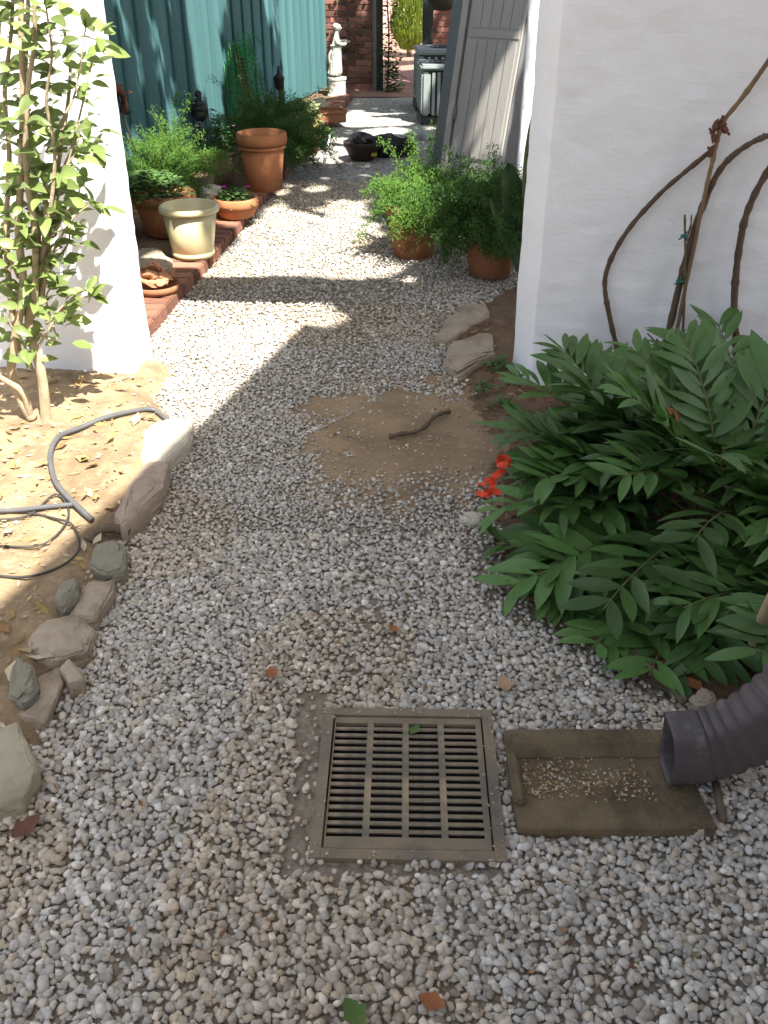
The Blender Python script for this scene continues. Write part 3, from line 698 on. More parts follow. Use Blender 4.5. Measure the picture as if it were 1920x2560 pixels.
q = G(705, 262, .04); t = thing('terracotta_planter', q, 'rectangular brown terracotta planter at the far end of the curb', 'planter')
m3 = Matrix.Rotation(.25, 3, 'Z')
for nm, c, s in (('side', (0, -.12, .06), (.36, .025, .12)), ('side', (0, .12, .06), (.36, .025, .12)), ('side', (-.167, 0, .06), (.025, .214, .12)), ('side', (.167, 0, .06), (.025, .214, .12)), ('planter_floor', (0, 0, .02), (.308, .214, .03)), ('lip', (0, -.137, .1), (.38, .012, .035))):
    o = MB().box(q + m3 @ Vector(c), s, .25).build(nm, m_terra_dk, t); bevel(o, .006)
p = G(893, 552, .005); pt1 = p
pot('terracotta_pot', p, cup(.165, .115, .31, .016), m_terra_dk, 'terracotta pot of asparagus fern leaning out over the gravel, left of the pair', rim=ring(.163, .25, .31, .012), soil=(.145, .28))
p = G(1058, 592, .01); pt2 = p
pot('terracotta_pot', p, cup(.165, .115, .31, .016), m_terra_dk, 'terracotta pot almost hidden by fern beside the shaded wall corner', rim=ring(.163, .25, .31, .012), soil=(.145, .28))

# ------------------------------------------------------------------ plants in pots
def fern(c, r, h, ns, label, mat=m_fern, droop=1.0, lean=(0, 0), name='asparagus_fern', nl=.019, up=.0):
    t = thing(name, c, label, 'fern'); mb = MB(); sb = MB(); c = Vector(c)
    for i in range(ns):
        a = random.uniform(0, 6.283); e = random.uniform(.15, 1.45); Ls = random.uniform(.6, 1.05) * (1.5 if random.random() < .14 else 1) * (r * 1.25 * math.cos(e * .8) + h * math.sin(e) * .8)
        d = Vector((math.cos(a) * math.cos(e), math.sin(a) * math.cos(e), math.sin(e))); d += Vector((lean[0], lean[1], up))
        pts = [c + Vector((random.uniform(-.05, .05), random.uniform(-.05, .05), 0))]; n = 15
        for k in range(n):
            d = (d + Vector((0, 0, -.10 * droop * (k / n + .3)))).normalized(); q = pts[-1] + d * Ls / n
            if q.z < .02: q.z = .02 + random.uniform(0, .02)
            pts.append(q)
        sb.tube(pts, .0018, 3)
        for k in range(3, n + 1):
            for j in range(15):
                q = pts[k] + Vector([random.gauss(0, .017) for _ in range(3)]); dd_ = Vector([random.gauss(0, 1) for _ in range(3)]).normalized() * nl * random.uniform(.6, 1.4)
                s = dd_.cross(Vector((.3, -1, .4))).normalized() * .0032
                mb.add([q - s, q + s, q + dd_], [(0, 1, 2)])
    mb.build('foliage', mat, t, kind='stuff'); sb.build('stems', mat, t, kind='stuff'); return t
fern(pt1 + Vector((.0, 0, .27)), .21, .22, 95, 'feathery bright green asparagus fern spilling left over its pot', m_fern, 1.7, (-.02, -.14))
fern(pt1 + Vector((.02, .12, .26)),   .06, .42, 9, 'upright pale fern plumes rising behind the spilling asparagus fern', m_fern, .3, (.0, 0), up=1.6)
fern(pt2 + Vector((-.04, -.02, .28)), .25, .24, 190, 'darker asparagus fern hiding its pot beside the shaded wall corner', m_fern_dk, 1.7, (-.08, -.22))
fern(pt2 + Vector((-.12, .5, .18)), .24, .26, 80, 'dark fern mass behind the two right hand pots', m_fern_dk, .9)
fern(G(372, 430, .05) + Vector((0, 0, .13)), .33, .23, 120, 'bright lime green fern mound against the teal fence', m_fern, 1.0)
fern(G(585, 362, .05) + Vector((0, 0, .14)), .38, .28, 170, 'large dark green bush behind the tall terracotta pot', m_fern_dk, .9)
fern(G(632, 375, .05) + Vector((0, 0, .18)), .22, .22, 60, 'dark fern trailing over the curb right of the tall pot', m_fern_dk, 1.6)
def mound(c, rx, rz, n, size, mat, name, label, cat='plant', droop=0, stems=14):
    t = thing(name, c, label, cat); mb = MB(); c = Vector(c)
    def f():
        a = random.uniform(0, 6.28); e = random.uniform(0, 1.57); q = random.uniform(.3, 1) ** .6
        rc = q * math.cos(e)
        p = c + Vector((rx * rc * math.cos(a), rx * rc * math.sin(a), rz * q * math.sin(e) + .01 - droop * max(0, (rc - .68) / .32) * random.random()))
        p.z = max(.03, p.z); return p
    leaf_scatter(mb, f, n, size); mb.build('foliage', mat, t, kind='stuff')
    sb = MB()
    for i in range(stems): sb.tube([c, (c + f()) / 2 + Vector((0, 0, .02)), f()], .002, 3)
    sb.build('stems', mat, t, kind='stuff'); return t
def flowers(t, pts, mat, r=.016):
    for p in pts:
        mb = MB(); p = Vector(p)
        for k in range(5):
            a = k * 1.2566; d = Vector((math.cos(a), math.sin(a) * .8, .35)).normalized(); s = Vector((-math.sin(a), math.cos(a), 0))
            mb.add([p, p + d * r * .6 + s * r * .4, p + d * r, p + d * r * .6 - s * r * .4], [(0, 1, 2, 3)])
        mb.build('flower', mat, t)
t = mound(bowlp + Vector((0, 0, .09)), .15, .085, 650, .03, m_small, 'flowering_plant', 'pale leafy plant with magenta flowers filling the low bowl', droop=.05)
flowers(t, [bowlp + Vector((-.06, -.06, .20)), bowlp + Vector((.09, -.02, .19)), bowlp + Vector((-.055, -.05, .19))], m_flower, .022)
t = mound(widep + Vector((-.07, -.05, .26)), .27, .11, 1500, .042, m_small, 'trailing_plant', 'trailing green plant with dark red flowers in the wide pot', droop=.25)
flowers(t, [widep + Vector((-.04, -.1, .31)), widep + Vector((.10, -.08, .30)), widep + Vector((-.16, -.12, .28))], m_flower_dk, .026)
t = mound(gpot + Vector((0, 0, .22)), .16, .24, 700, .03, m_fern_dk, 'flowering_plant', 'dark leafy plant with tiny pink flowers in the grey brown pot')
flowers(t, [gpot + Vector((-.12, -.06, .42)), gpot + Vector((.13, -.05, .42)), gpot + Vector((-.02, -.1, .36))], m_flower_pk, .018)
mound(varp + Vector((0, 0, .2)), .22, .2, 700, .05, m_vari, 'variegated_plant', 'variegated cream and green plant in the ochre pot')
mound(G(700, 300, .05), .16, .1, 260, .04, m_small, 'trailing_plant', 'small green plant between the ochre pot and the planter')
# broad leaved plant at the wall corner
bl = thing('broad_leaf_plant', (.82, 5.0, 0), 'plant of long broad dark leaves at the shaded wall corner', 'plant')
for k, (bx, by, tip, wd) in enumerate(((.80, 5.0, PY(1097, 350, 5.0), .13), (.84, 4.95, PY(1150, 505, 4.7), .10), (.84, 5.0, PY(1160, 225, 5.0), .12), (.78, 5.0, PY(1060, 420, 4.9), .08), (.86, 5.05, PY(1140, 400, 5.1), .12))):
    a = Vector((bx, by, .02)); tip = Vector(tip); mid = a.lerp(tip, .5) + Vector((-.03, 0, .07)); path = smoothpath([a, mid, tip], 5)
    mb = MB(); vs = []; n = len(path)
    for i, q in enumerate(path):
        t_ = i / (n - 1); wv = wd * .5 * (.15 + math.sin(math.pi * min(1, t_ ** .8 * .98)) ** .8) if t_ < .99 else .002
        d = (path[min(i + 1, n - 1)] - path[max(i - 1, 0)]).normalized(); s = d.cross(Vector((.35, -1, .2))).normalized()
        vs += [q - s * wv + Vector((0, -.02, 0)), q, q + s * wv + Vector((0, -.02, 0))]
    mb.add(vs, [f for i in range(n - 1) for f in ((i * 3, i * 3 + 1, i * 3 + 4, i * 3 + 3), (i * 3 + 1, i * 3 + 2, i * 3 + 5, i * 3 + 4))]); mb.build('leaf', m_broad, bl, smooth=True)

# ------------------------------------------------------------------ things by the fence
def fencep(x, y, off=.06): return PL(x, y, FP0 + fn_n * off, fn_n)
a, b = fencep(318, 362, .2), fencep(252, 200, .06); a.z = max(a.z, .04)
t = thing('garden_stake', (a.x, a.y, 0), 'rusty ornamental garden stake leaning on the teal fence near the white wall', 'stake')
MB().tube([(a.x, a.y, 0), b], .007, 6).build('rod', m_iron, t)
mb = MB(); c1 = fencep(247, 185, .06); c0 = fencep(268, 240, .06); top = fencep(242, 165, .06)
mb.tube(smoothpath([c0, c0.lerp(c1, .5) + Vector((.03, 0, .01)), c1, top]), [.03] * 4 + [.022] * 5 + [.03] * 4 + [.018] * 5 + [.01], 7); mb.build('ornament', m_rust, t, smooth=True)
for k in range(9):
    mb = MB(); leaf_scatter(mb, lambda: c0.lerp(top, random.random()) + Vector((random.gauss(0, .02), random.gauss(0, .04), random.gauss(0, .02))), 1, .07); mb.build('rusted_leaf', m_rust, t)
# black iron ornament
a, b = fencep(430, 296, .12), fencep(428, 196, .1)
t = thing('iron_ornament', (a.x, a.y, 0), 'black iron bird ornament on a stake by the lit strip of fence', 'ornament')
pth = [Vector((a.x, a.y, 0)), a.lerp(b, .35), a.lerp(b, .45) + Vector((.01, .02, 0)), a.lerp(b, .62) + Vector((.0, .03, 0)), a.lerp(b, .8), b]
MB().tube(smoothpath(pth, 4), [.012] * 5 + [.05] * 4 + [.07] * 4 + [.05] * 3 + [.028] * 4 + [.012], 9).build('body', m_iron, t, smooth=True)
for k in range(12):
    mb = MB(); leaf_scatter(mb, lambda: a.lerp(b, random.uniform(.35, .95)) + Vector((.05 + random.gauss(0, .02), random.gauss(0, .035), 0)), 1, .06); mb.build('feather', M('worn_grey_paint', (.2, .19, .2), (.12, .11, .12), 20, .7), t)
# black garden lantern post
a = fencep(607, 250, .15); t = thing('garden_lantern', (a.x, a.y, 0), 'black garden lantern on a thin post at the edge of the far sunlit boards', 'lantern')
hgt = fencep(605, 195, .15).z
MB().tube([(a.x, a.y, 0), (a.x, a.y, hgt)], .012, 7).build('post', m_iron, t)
MB().lathe([(.02, 0), (.045, .02), (.05, .1), (.06, .11), (.02, .16), (.012, .22), (0, .23)], (a.x, a.y, hgt), 12).build('lantern_head', m_iron, t, smooth=True)
# green netting roll with stakes
a = fencep(545, 262, .28); b = fencep(508, 100, .08); a.z = .05
t = thing('garden_netting', (a.x, a.y, 0), 'roll of bright green garden netting propped against the dark fence', 'netting')
ax = (b - a); L = ax.length; ad = ax.normalized(); s1 = ad.cross(Vector((1, 0, 0))).normalized(); s2 = ad.cross(s1)
mb = MB(); n = 26
for k in range(n):
    q = 2 * math.pi * k / n; r = .14 + .02 * math.sin(k * 1.7)
    o_ = (s1 * math.cos(q) + s2 * math.sin(q)) * r; mb.tube([a + o_, a.lerp(b, .5) + o_ * 1.08, b + o_ * .9 + ad * random.uniform(-.05, .08)], .004, 4)
for k in range(30):
    c = a + ax * (k / 29); mb.tube([c + (s1 * math.cos(j * .5236) + s2 * math.sin(j * .5236)) * (.14 + .012 * math.sin(j * 2 + k)) for j in range(13)], .0035, 4)
for k in range(18):
    q = random.uniform(0, 6.28); o_ = (s1 * math.cos(q) + s2 * math.sin(q)) * .13; mb.tube(smoothpath([b + o_, b + o_ * 1.4 + ad * .06, b + o_ * 1.9 + Vector((0, 0, -.03))], 3), .004, 4)
mb.build('mesh_wires', m_net, t, kind='stuff')
for k, (dx, dy, e) in enumerate(((.0, -.03, .02), (.03, .05, -.1), (-.02, .09, -.04))):
    MB().tube([a + Vector((dx, dy, 0)), b + Vector((dx, dy, 0)) + ad * e], .022, 7).build('stake', m_rust, t)

# ------------------------------------------------------------------ black bags and litter on the path
def crumple(c, sx, sy, sz, seed, n=3):
    bm = bmesh.new(); bmesh.ops.create_icosphere(bm, subdivisions=n + 1, radius=1); mb = MB()
    for v in bm.verts:
        d = v.co.copy(); e = 1 + .32 * noise.noise(d * 1.6 + Vector((seed, 0, 0))) + .22 * abs(noise.noise(d * 4.2 + Vector((seed, 3, 0))))
        v.co = Vector((d.x * sx * e, d.y * sy * e, max(d.z * e, -.35) * sz))
    bm.verts.index_update(); mb.add([Vector(c) + v.co for v in bm.verts], [tuple(v.index for v in f.verts) for f in bm.faces]); bm.free(); return mb
q = G(783, 345); t = thing('plant_pot', q, 'dark brown bowl shaped pot lying by the black plastic bag on the gravel', 'pot')
MB().lathe([(.09, 0), (.10, .01), (.16, .12), (.165, .15), (.15, .15), (.09, .04), (0, .04)], q, 28).build('pot_body', m_brownpot, t, smooth=True)
crumple(q + Vector((0, .02, .13)), .14, .11, .075, 4).build('bag_liner', m_black, t)
c1 = q + Vector((.10, -.1, .06)); MB().box(c1, (.05, .004, .03), .2).build('price_sticker', M('yellow_sticker', (.4, .33, .03), (.36, .3, .03), 5, .5), t)
q2 = G(848, 334); o = crumple(q2 + Vector((0, 0, .03)), .21, .13, .13, 9).build('plastic_bag', m_black, loc=q2); tag(o, 'crumpled black plastic bag slumped on the gravel in the alley', 'bag')
q3 = G(905, 300); o = crumple(q3 + Vector((0, 0, .02)), .14, .10, .05, 2).build('plastic_film', m_clear, loc=q3); tag(o, 'crumpled clear plastic film lying before the air conditioner', 'plastic wrap')
a, b = G(700, 362), G(713, 318); o = MB().tube([a + Vector((0, 0, .02)), b + Vector((0, 0, .10))], .011, 7).build('white_stick', m_white, loc=a); tag(o, 'thin white stick lying on the gravel beside the curb', 'stick')
# hanging planter bowl at top
hb = PY(955, 24, 11.0); hb.z -= 0; t = thing('hanging_planter', hb, 'dark round hanging planter at the top edge, in front of the right brick wall', 'planter')
MB().lathe([(0, 0), (.09, .01), (.15, .06), (.17, .14), (.16, .14), (.0, .10)], hb, 24).build('bowl', m_brownpot, t, smooth=True)
for k in range(3):
    a = k * 2.094; MB().tube([hb + Vector((.165 * math.cos(a), .165 * math.sin(a), .14)), hb + Vector((0, 0, .75))], .004, 4).build('chain', m_iron, t)
MB().tube([hb + Vector((0, 0, .75)), hb + Vector((0, .2, .8)), hb + Vector((0, 2.42, .8))], .01, 6).build('bracket', m_iron, t)

# ------------------------------------------------------------------ gravel
SB = [G(1088, 1568, .03), G(1476, 1588, .03), G(1540, 1775, .03), G(1118, 1800, .03)]
gc = sum(GR, Vector()) / 4; gu = ((GR[1] - GR[0]) + (GR[2] - GR[3])).normalized(); gvv = Vector((-gu.y, gu.x, 0))
gw = ((GR[1] - GR[0]).length + (GR[2] - GR[3]).length) / 2; gh = ((GR[0] - GR[3]).length + (GR[1] - GR[2]).length) / 2
SBP = [(p.x, p.y) for p in SB]; GRP = [(p.x, p.y) for p in GR]
DIRT = [(640, 1500), (700, 1480), (705, 1540), (690, 1700), (665, 1870), (1090, 1880), (1080, 1895), (740, 1900), (600, 1890), (640, 1700)]
PALETTE = [(.52, .50, .47), (.47, .455, .435), (.41, .40, .385), (.47, .42, .35), (.34, .32, .295), (.58, .565, .54), (.27, .245, .22), (.42, .425, .43), (.46, .40, .33), (.70, .685, .66), (.44, .43, .41)]
def variants(n, k, rnd):
    out = []
    for i in range(k):
        vs, fs = hull_mesh(hull_pts(n, 1, random.uniform(.58, .95), random.uniform(.42, .72), rnd, random.choice((0, 0, .25, .45))))
        out.append((np.array(vs), np.array(fs)))
    return out
VN, VF = variants(20, 40, .12), variants(11, 30, .14)
def gravel(y0, y1, x0, x1, step, rmin, rmax, var, name):
    V, Fc, C = [], [], []; base = 0; cnt = 0
    ys = np.arange(y0, y1, step)
    for y in ys:
        for x in np.arange(x0, x1, step):
            px, py = x + random.uniform(-.5, .5) * step * 1.1, y + random.uniform(-.5, .5) * step * 1.1
            if py < 3.9:
                if px < left_edge(py) + random.uniform(-.05, .02): continue
            elif px < CX(py) + .005: continue
            if py < RB[-1].y and px > right_edge(py) + random.gauss(0, .035): continue
            if py > RB[-1].y and px > (.95 if py < 6.3 else .9): continue
            q = proj((px, py, 0))
            if q[0] < -420 or q[0] > 1800 or q[1] > 2330: continue
            if inside(px, py, GRP): continue
            if inside(px, py, SBP): continue
            ps = 1.0
            k = sandf(px, py) if py > 2 else 0
            if k > 0: ps = max(.07, (1 - k) ** 1.5)
            if inside(q[0], q[1], DIRT): ps = min(ps, .22)
            if py < 3.7 and px > right_edge(py) - .09: ps = min(ps, .55)
            thin = nz(px, py, 7, 2.2)
            if thin > .2: ps = min(ps, .9 - .6 * (thin - .2))
            if random.random() > ps: continue
            a, f = var[random.randrange(len(var))]
            r = random.uniform(rmin, rmax) * (1.35 if random.random() < .05 else 1) * (.7 if ps < .3 else 1)
            m = np.array((Matrix.Rotation(random.uniform(0, 6.28), 3, 'Z') @ Matrix.Rotation(random.gauss(0, .32), 3, 'X') @ Matrix.Rotation(random.gauss(0, .25), 3, 'Y')))
            V.append((a * r) @ m.T + np.array((px, py, zpath(px, py) + random.uniform(-.001, .006) + (.003 if ps < .3 else 0))))
            Fc.append(f + base); base += len(a)
            c = (np.array(random.choice(PALETTE)) * .78 + np.array((.475, .46, .435)) * .22) * random.uniform(.82, 1.10) * np.array((1.03, .995, .935))
            if nz(px, py, 9, 1.6) > .15: c = c * (1, .94, .86)
            C.append(np.tile(np.append(c, 1), (len(a), 1))); cnt += 1
    V = np.concatenate(V); Fc = np.concatenate(Fc); C = np.concatenate(C)
    me = bpy.data.meshes.new(name); me.vertices.add(len(V)); me.vertices.foreach_set('co', V.astype(np.float32).ravel())
    me.loops.add(Fc.size); me.loops.foreach_set('vertex_index', Fc.astype(np.int32).ravel())
    me.polygons.add(len(Fc)); me.polygons.foreach_set('loop_start', np.arange(0, Fc.size, 3, dtype=np.int32))
    at = me.color_attributes.new('Col', 'FLOAT_COLOR', 'POINT'); at.data.foreach_set('color', C.astype(np.float32).ravel())
    me.update(calc_edges=True); me.validate(); me.materials.append(m_gravel)
    o = bpy.data.objects.new(name, me); COL.objects.link(o); o['kind'] = 'stuff'
    print('gravel', name, cnt, len(Fc))
gravel(.72, 1.75, -1.65, 1.3, .0126, .0062, .0138, VN, 'gravel')
gravel(1.75, 2.5, -1.2, 1.25, .0118, .006, .0125, VN, 'gravel')
gravel(2.5, 4.4, -1.2, 1.0, .0122, .0065, .0118, VF, 'gravel')
gravel(4.4, 7.6, -1.1, .95, .0172, .0085, .0135, VF, 'gravel')

# ------------------------------------------------------------------ drain grate
m_frame = M('dusty_frame', (.25, .195, .13), (.14, .12, .095), 9, .8, .3, 60, dirt=(.09, .085, .08), dirt_scale=7, dirt_lo=.55)
gt = thing('drain_grate', (gc.x, gc.y, 0), 'square dusty dark drain grate set in the gravel with four columns of slots', 'drain')
def gp_(u, v, z=0): p = gc + gu * u + gvv * v; return Vector((p.x, p.y, z))
SL = [G((720 + c[0] / 2.765) / K, (1700 + c[1] / 2.765) / K) for c in ((340, 312), (1290, 350), (1365, 1145), (258, 1095))]
sc = sum(SL, Vector()) / 4 - gc; su, sv = sc.dot(gu), sc.dot(gvv)
sw = ((SL[1] - SL[0]).length + (SL[2] - SL[3]).length) / 2; shh = ((SL[0] - SL[3]).length + (SL[1] - SL[2]).length) / 2
ga = math.atan2(gu.y, gu.x); ZT = .014
u0, u1, v0, v1 = su - sw / 2, su + sw / 2, sv - shh / 2, sv + shh / 2
U0, U1, V0, V1 = -gw / 2, gw / 2, -gh / 2, gh / 2
mb = MB()
def gbox(a0, a1, b0, b1, z0, z1): return mb.box(gp_((a0 + a1) / 2, (b0 + b1) / 2, (z0 + z1) / 2), (a1 - a0, b1 - b0, z1 - z0), ga)
gbox(U0 + .028, u0, V0 + .028, V1 - .028, .003, ZT); gbox(u1, U1 - .028, V0 + .028, V1 - .028, .003, ZT); gbox(u0, u1, v1, V1 - .028, .003, ZT); gbox(u0, u1, V0 + .028, v0, .003, ZT)
mb.build('grate_plate', m_frame, gt)
mb = MB(); gbox(U0, U0 + .024, V0, V1, -.04, .018); gbox(U1 - .024, U1, V0, V1, -.04, .018); gbox(U0 + .0245, U1 - .0245, V1 - .024, V1, -.04, .018); gbox(U0 + .0245, U1 - .0245, V0, V0 + .024, -.04, .018)
o = mb.build('frame', m_frame, gt)
mb = MB(); gbox(U0 + .02, U1 - .02, V0 + .02, V1 - .02, -.046, -.042); mb.build('basin_floor', m_pit, gt)
mb = MB()
for a0, a1, b0, b1 in ((U0 + .021, U0 + .031, V0 + .03, V1 - .03), (U1 - .031, U1 - .021, V0 + .03, V1 - .03), (U0 + .021, U1 - .021, V0 + .021, V0 + .031), (U0 + .021, U1 - .021, V1 - .031, V1 - .021)): gbox(a0, a1, b0, b1, -.041, -.002)
mb.build('basin_wall', m_pit, gt)
rows = 16; pit = shh / (rows - .45); slot = pit * .57; barh = pit - slot
cw = .0145
bar = MB().box((0, 0, 0), (sw, barh, .004)); bme = bar.mesh('bar'); bme.materials.append(m_plastic)
for k in range(rows - 1):
    vv = v1 - slot - barh / 2 - k * pit; inst('bar', bme, Matrix.Translation(gp_(su, vv, ZT - .0036)) @ Matrix.Rotation(ga, 4, 'Z'), gt)
rb = MB().box((0, 0, 0), (cw, shh, .006)); rme = rb.mesh('rib'); rme.materials.append(m_plastic)
for k in (1, 2, 3): inst('rib', rme, Matrix.Translation(gp_(u0 + sw * k / 4, sv, ZT - .0034)) @ Matrix.Rotation(ga, 4, 'Z'), gt)
# ------------------------------------------------------------------ splash block
sc_ = sum(SB, Vector()) / 4; eu = ((SB[1] - SB[0]) + (SB[2] - SB[3])).normalized(); evv = Vector((-eu.y, eu.x, 0)); ea = math.atan2(eu.y, eu.x)
bwid = ((SB[0] - SB[3]).length + (SB[1] - SB[2]).length) / 2; bl0 = (SB[0] - sc_).dot(eu); bl0 = min(bl0, (SB[3] - sc_).dot(eu)) + .004; bl1 = bl0 + ((SB[1] - SB[0]).length + (SB[2] - SB[3]).length) / 2 - .004
blk = thing('splash_block', (sc_.x, sc_.y, 0), 'mossy brown concrete splash block under the downspout outlet', 'splash block')
prof = [(-bwid / 2 - .004, -.03), (-bwid / 2, .026), (-bwid / 2 + .006, .031), (-bwid / 2 + .022, .032), (-bwid / 2 + .034, .029), (-bwid / 2 + .085, .016), (-bwid / 4, .012), (bwid / 4, .012), (bwid / 2 - .070, .016), (bwid / 2 - .048, .038), (bwid / 2 - .038, .041), (bwid / 2 - .006, .039), (bwid / 2, .034), (bwid / 2 + .004, -.03)]
mb = MB(); vs = []; N_ = 34
for i in range(N_ + 1):
    u = bl0 + (bl1 - bl0) * i / N_
    for v, z in prof:
        if i == 0: v *= .97
        q = sc_ + eu * u + evv * v; zz = z + .004 * nz(u, v, 1, 34) + .004 * nz(u, v, 3, 11) if z > 0 else z
        vs.append((q.x, q.y, zz))
n = len(prof); fs = [(i * n + k, i * n + k + 1, (i + 1) * n + k + 1, (i + 1) * n + k) for i in range(N_) for k in range(n - 1)]
fs += [tuple(range(n))[::-1], tuple(N_ * n + k for k in range(n))]
fs = [f[::-1] for f in fs]
mb.add(vs, fs); mb.build('trough', m_conc, blk)
mb = MB(); q = sc_ + eu * (bl0 + .012); mb.box((q.x, q.y, .016), (.022, bwid - .13, .034), ea); o = mb.build('end_lip', m_conc, blk); bevel(o, .006)
mb = MB()
for i in range(620):
    u, v = bl0 + .03 + abs(random.gauss(0, .2)), random.gauss(-.005, bwid * .17)
    if u > bl1 - .1 or abs(v) > bwid / 2 - .07: continue
    vs, fs = hull_mesh(hull_pts(9, .004, .0034, .0028)); q = sc_ + eu * u + evv * v; s = random.uniform(.5, 1.25)
    c = random.choice(((.36, .27, .15), (.42, .36, .26), (.28, .2, .12), (.24, .13, .07), (.5, .45, .36))); mb.add([(q.x + a * s, q.y + b * s, .0145 + d * s) for a, b, d in vs], fs, c)
for i in range(70):
    e = random.choice((0, 1, 2, 3)); k = random.random(); o_ = abs(random.gauss(0, .018))
    q = gp_(*((U0 + gw * k, V0 + o_), (U0 + gw * k, V1 - o_), (U0 + o_, V0 + gh * k), (U1 - o_, V0 + gh * k))[e], .019)
    vs, fs = hull_mesh(hull_pts(9, .005, .0042, .003)); sc2 = random.uniform(.4, 1.3); c = random.choice(((.36, .3, .22), (.42, .38, .32), (.3, .24, .16))); mb.add([q + Vector(v) * sc2 for v in vs], fs, c)
o = mb.build('fine_grit', m_gravel, kind='stuff')

# ------------------------------------------------------------------ downspout elbow
dp = thing('downspout', (.95, 1.52, 0), 'dented maroon metal downspout with corrugated elbow emptying onto the splash block', 'downspout')
path = smoothpath([(.620, 1.488, .096), (.69, 1.486, .106), (.75, 1.487, .132), (.81, 1.492, .178), (.865, 1.505, .238), (.91, 1.52, .32), (.935, 1.535, .43), (.945, 1.545, .6)], 16)
def ductring(p, t, w, h, n=20):
    up = Vector((-.25, .12, 1)) if abs(t.z) < .8 else Vector((-1, 0, .3)); a = t.cross(up).normalized(); b = a.cross(t).normalized(); out = []
    for k in range(n):
        q = 2 * math.pi * k / n; c, s = math.cos(q), math.sin(q); e = .32
        out.append(p + a * w * math.copysign(abs(c) ** e, c) + b * h * math.copysign(abs(s) ** e, s))
    return out
vs, rings = [], 0; mb = MB(); NP = len(path); NR = 20
for i, p in enumerate(path):
    t = (path[min(i + 1, NP - 1)] - path[max(i - 1, 0)]).normalized(); g = 1.0
    s = i / (NP - 1)
    if .16 < s < .86: g = 1 - .085 * (.5 + .5 * math.cos((s - .16) * 2 * math.pi * 15)) ** 2.0
    if i == 0: t = (t + Vector((0, .0, -.14))).normalized()
    vs += ductring(p, t, .05 * g, .067 * g)
fs = [(i * NR + k, i * NR + (k + 1) % NR, (i + 1) * NR + (k + 1) % NR, (i + 1) * NR + k) for i in range(NP - 1) for k in range(NR)]
mb.add(vs, fs)
o = mb.build('elbow', m_pipe, dp, smooth=True); sm = o.modifiers.new('wall_thickness', 'SOLIDIFY'); sm.thickness = .003; sm.offset = -1
pp = smoothpath([(.945, 1.545, .6), (.95, 1.54, 1.2), (.96, 1.53, 1.8), (1.02, 1.5, 2.15), (1.3, 1.36, 2.5), (1.42, 1.28, 2.8), (1.42, 1.27, 3.6), (1.42, 1.27, 4.85)], 5); vs = []
for i, q in enumerate(pp): vs += ductring(q, (pp[min(i + 1, len(pp) - 1)] - pp[max(i - 1, 0)]).normalized(), .052, .069)
mb = MB(); mb.add(vs, [(i * NR + k, i * NR + (k + 1) % NR, (i + 1) * NR + (k + 1) % NR, (i + 1) * NR + k) for i in range(len(pp) - 1) for k in range(NR)]); mb.build('pipe', m_pipe, dp, smooth=True)

# ------------------------------------------------------------------ stones
def stone(pts_disp, z, hgt, mat, label, name='border_stone', tilt=0, cat='stone', seed=None, rough=.012, bot=.05, grp=None):
    if seed is not None: random.seed(seed)
    c = sum((G(x, y, z + hgt) for x, y in pts_disp), Vector()) / len(pts_disp); c.z = z
    P = []
    for x, y in pts_disp:
        g = G(x, y, z + hgt); r = g - Vector((c.x, c.y, z + hgt))
        P.append((c.x + r.x * .97, c.y + r.y * .97, z + hgt + random.uniform(-.25, .1) * hgt + tilt * r.x))
        P.append((c.x + r.x * 1.03, c.y + r.y * 1.03, z + hgt * .45)); P.append((c.x + r.x * .95, c.y + r.y * .95, z - bot))
        P.append((c.x + r.x * .55, c.y + r.y * .55, z + hgt * random.uniform(1.0, 1.08) + tilt * r.x * .5))
    vs, fs = hull_mesh(P)
    bm = bmesh.new(); bv = [bm.verts.new(v) for v in vs]
    for f in fs: bm.faces.new([bv[i] for i in f])
    bmesh.ops.dissolve_limit(bm, angle_limit=R(9), verts=bm.verts, edges=bm.edges)
    bmesh.ops.bevel(bm, geom=bm.edges[:], offset=min(.007, hgt * .1), segments=2, affect='EDGES', clamp_overlap=True)
    bmesh.ops.triangulate(bm, faces=bm.faces[:]); bmesh.ops.subdivide_edges(bm, edges=[e for e in bm.edges if e.calc_length() > .02], cuts=3, use_grid_fill=True)
    bmesh.ops.triangulate(bm, faces=bm.faces[:])
    bm.verts.index_update()
    for v in bm.verts:
        d = (v.co - c).normalized(); v.co += d * (rough * 1.0 * noise.noise(v.co * 9) + rough * .6 * noise.noise(v.co * 27) + rough * .3 * noise.noise(v.co * 70))
    mb = MB(); mb.add([v.co.copy() for v in bm.verts], [tuple(v.index for v in f.verts) for f in bm.faces]); bm.free()
    o = mb.build(name, mat, loc=c, smooth=17); me = o.data
    return tag(o, label, cat, grp)
EG = None
stone([(-40, 1570), (40, 1556), (62, 1600), (80, 1665), (45, 1720), (-40, 1745)], 0, 0.055, m_stone_olive, 'large olive tan stone cut off by the left edge, nearest of the border', seed=1)
stone([(12, 1540), (60, 1470), (125, 1445), (138, 1470), (108, 1500), (95, 1560), (40, 1548)], 0, 0.03, m_stone_tan, 'flat tan border stone tucked behind the large olive one', seed=2)
stone([(10, 1500), (30, 1405), (72, 1440), (80, 1480), (50, 1510)], .02, 0.05, m_stone_grey, 'upright grey green stone leaning on the flat tan one', seed=3)
stone([(128, 1440), (150, 1425), (178, 1455), (180, 1470), (150, 1478)], 0, .05, m_stone_tan, 'small tan pointed stone at the gravel edge', seed=4)
stone([(62, 1385), (95, 1340), (175, 1325), (205, 1350), (190, 1405), (130, 1425), (80, 1420)], 0, 0.045, m_stone_tan, 'broad tan sandstone in the middle of the left border', seed=5)
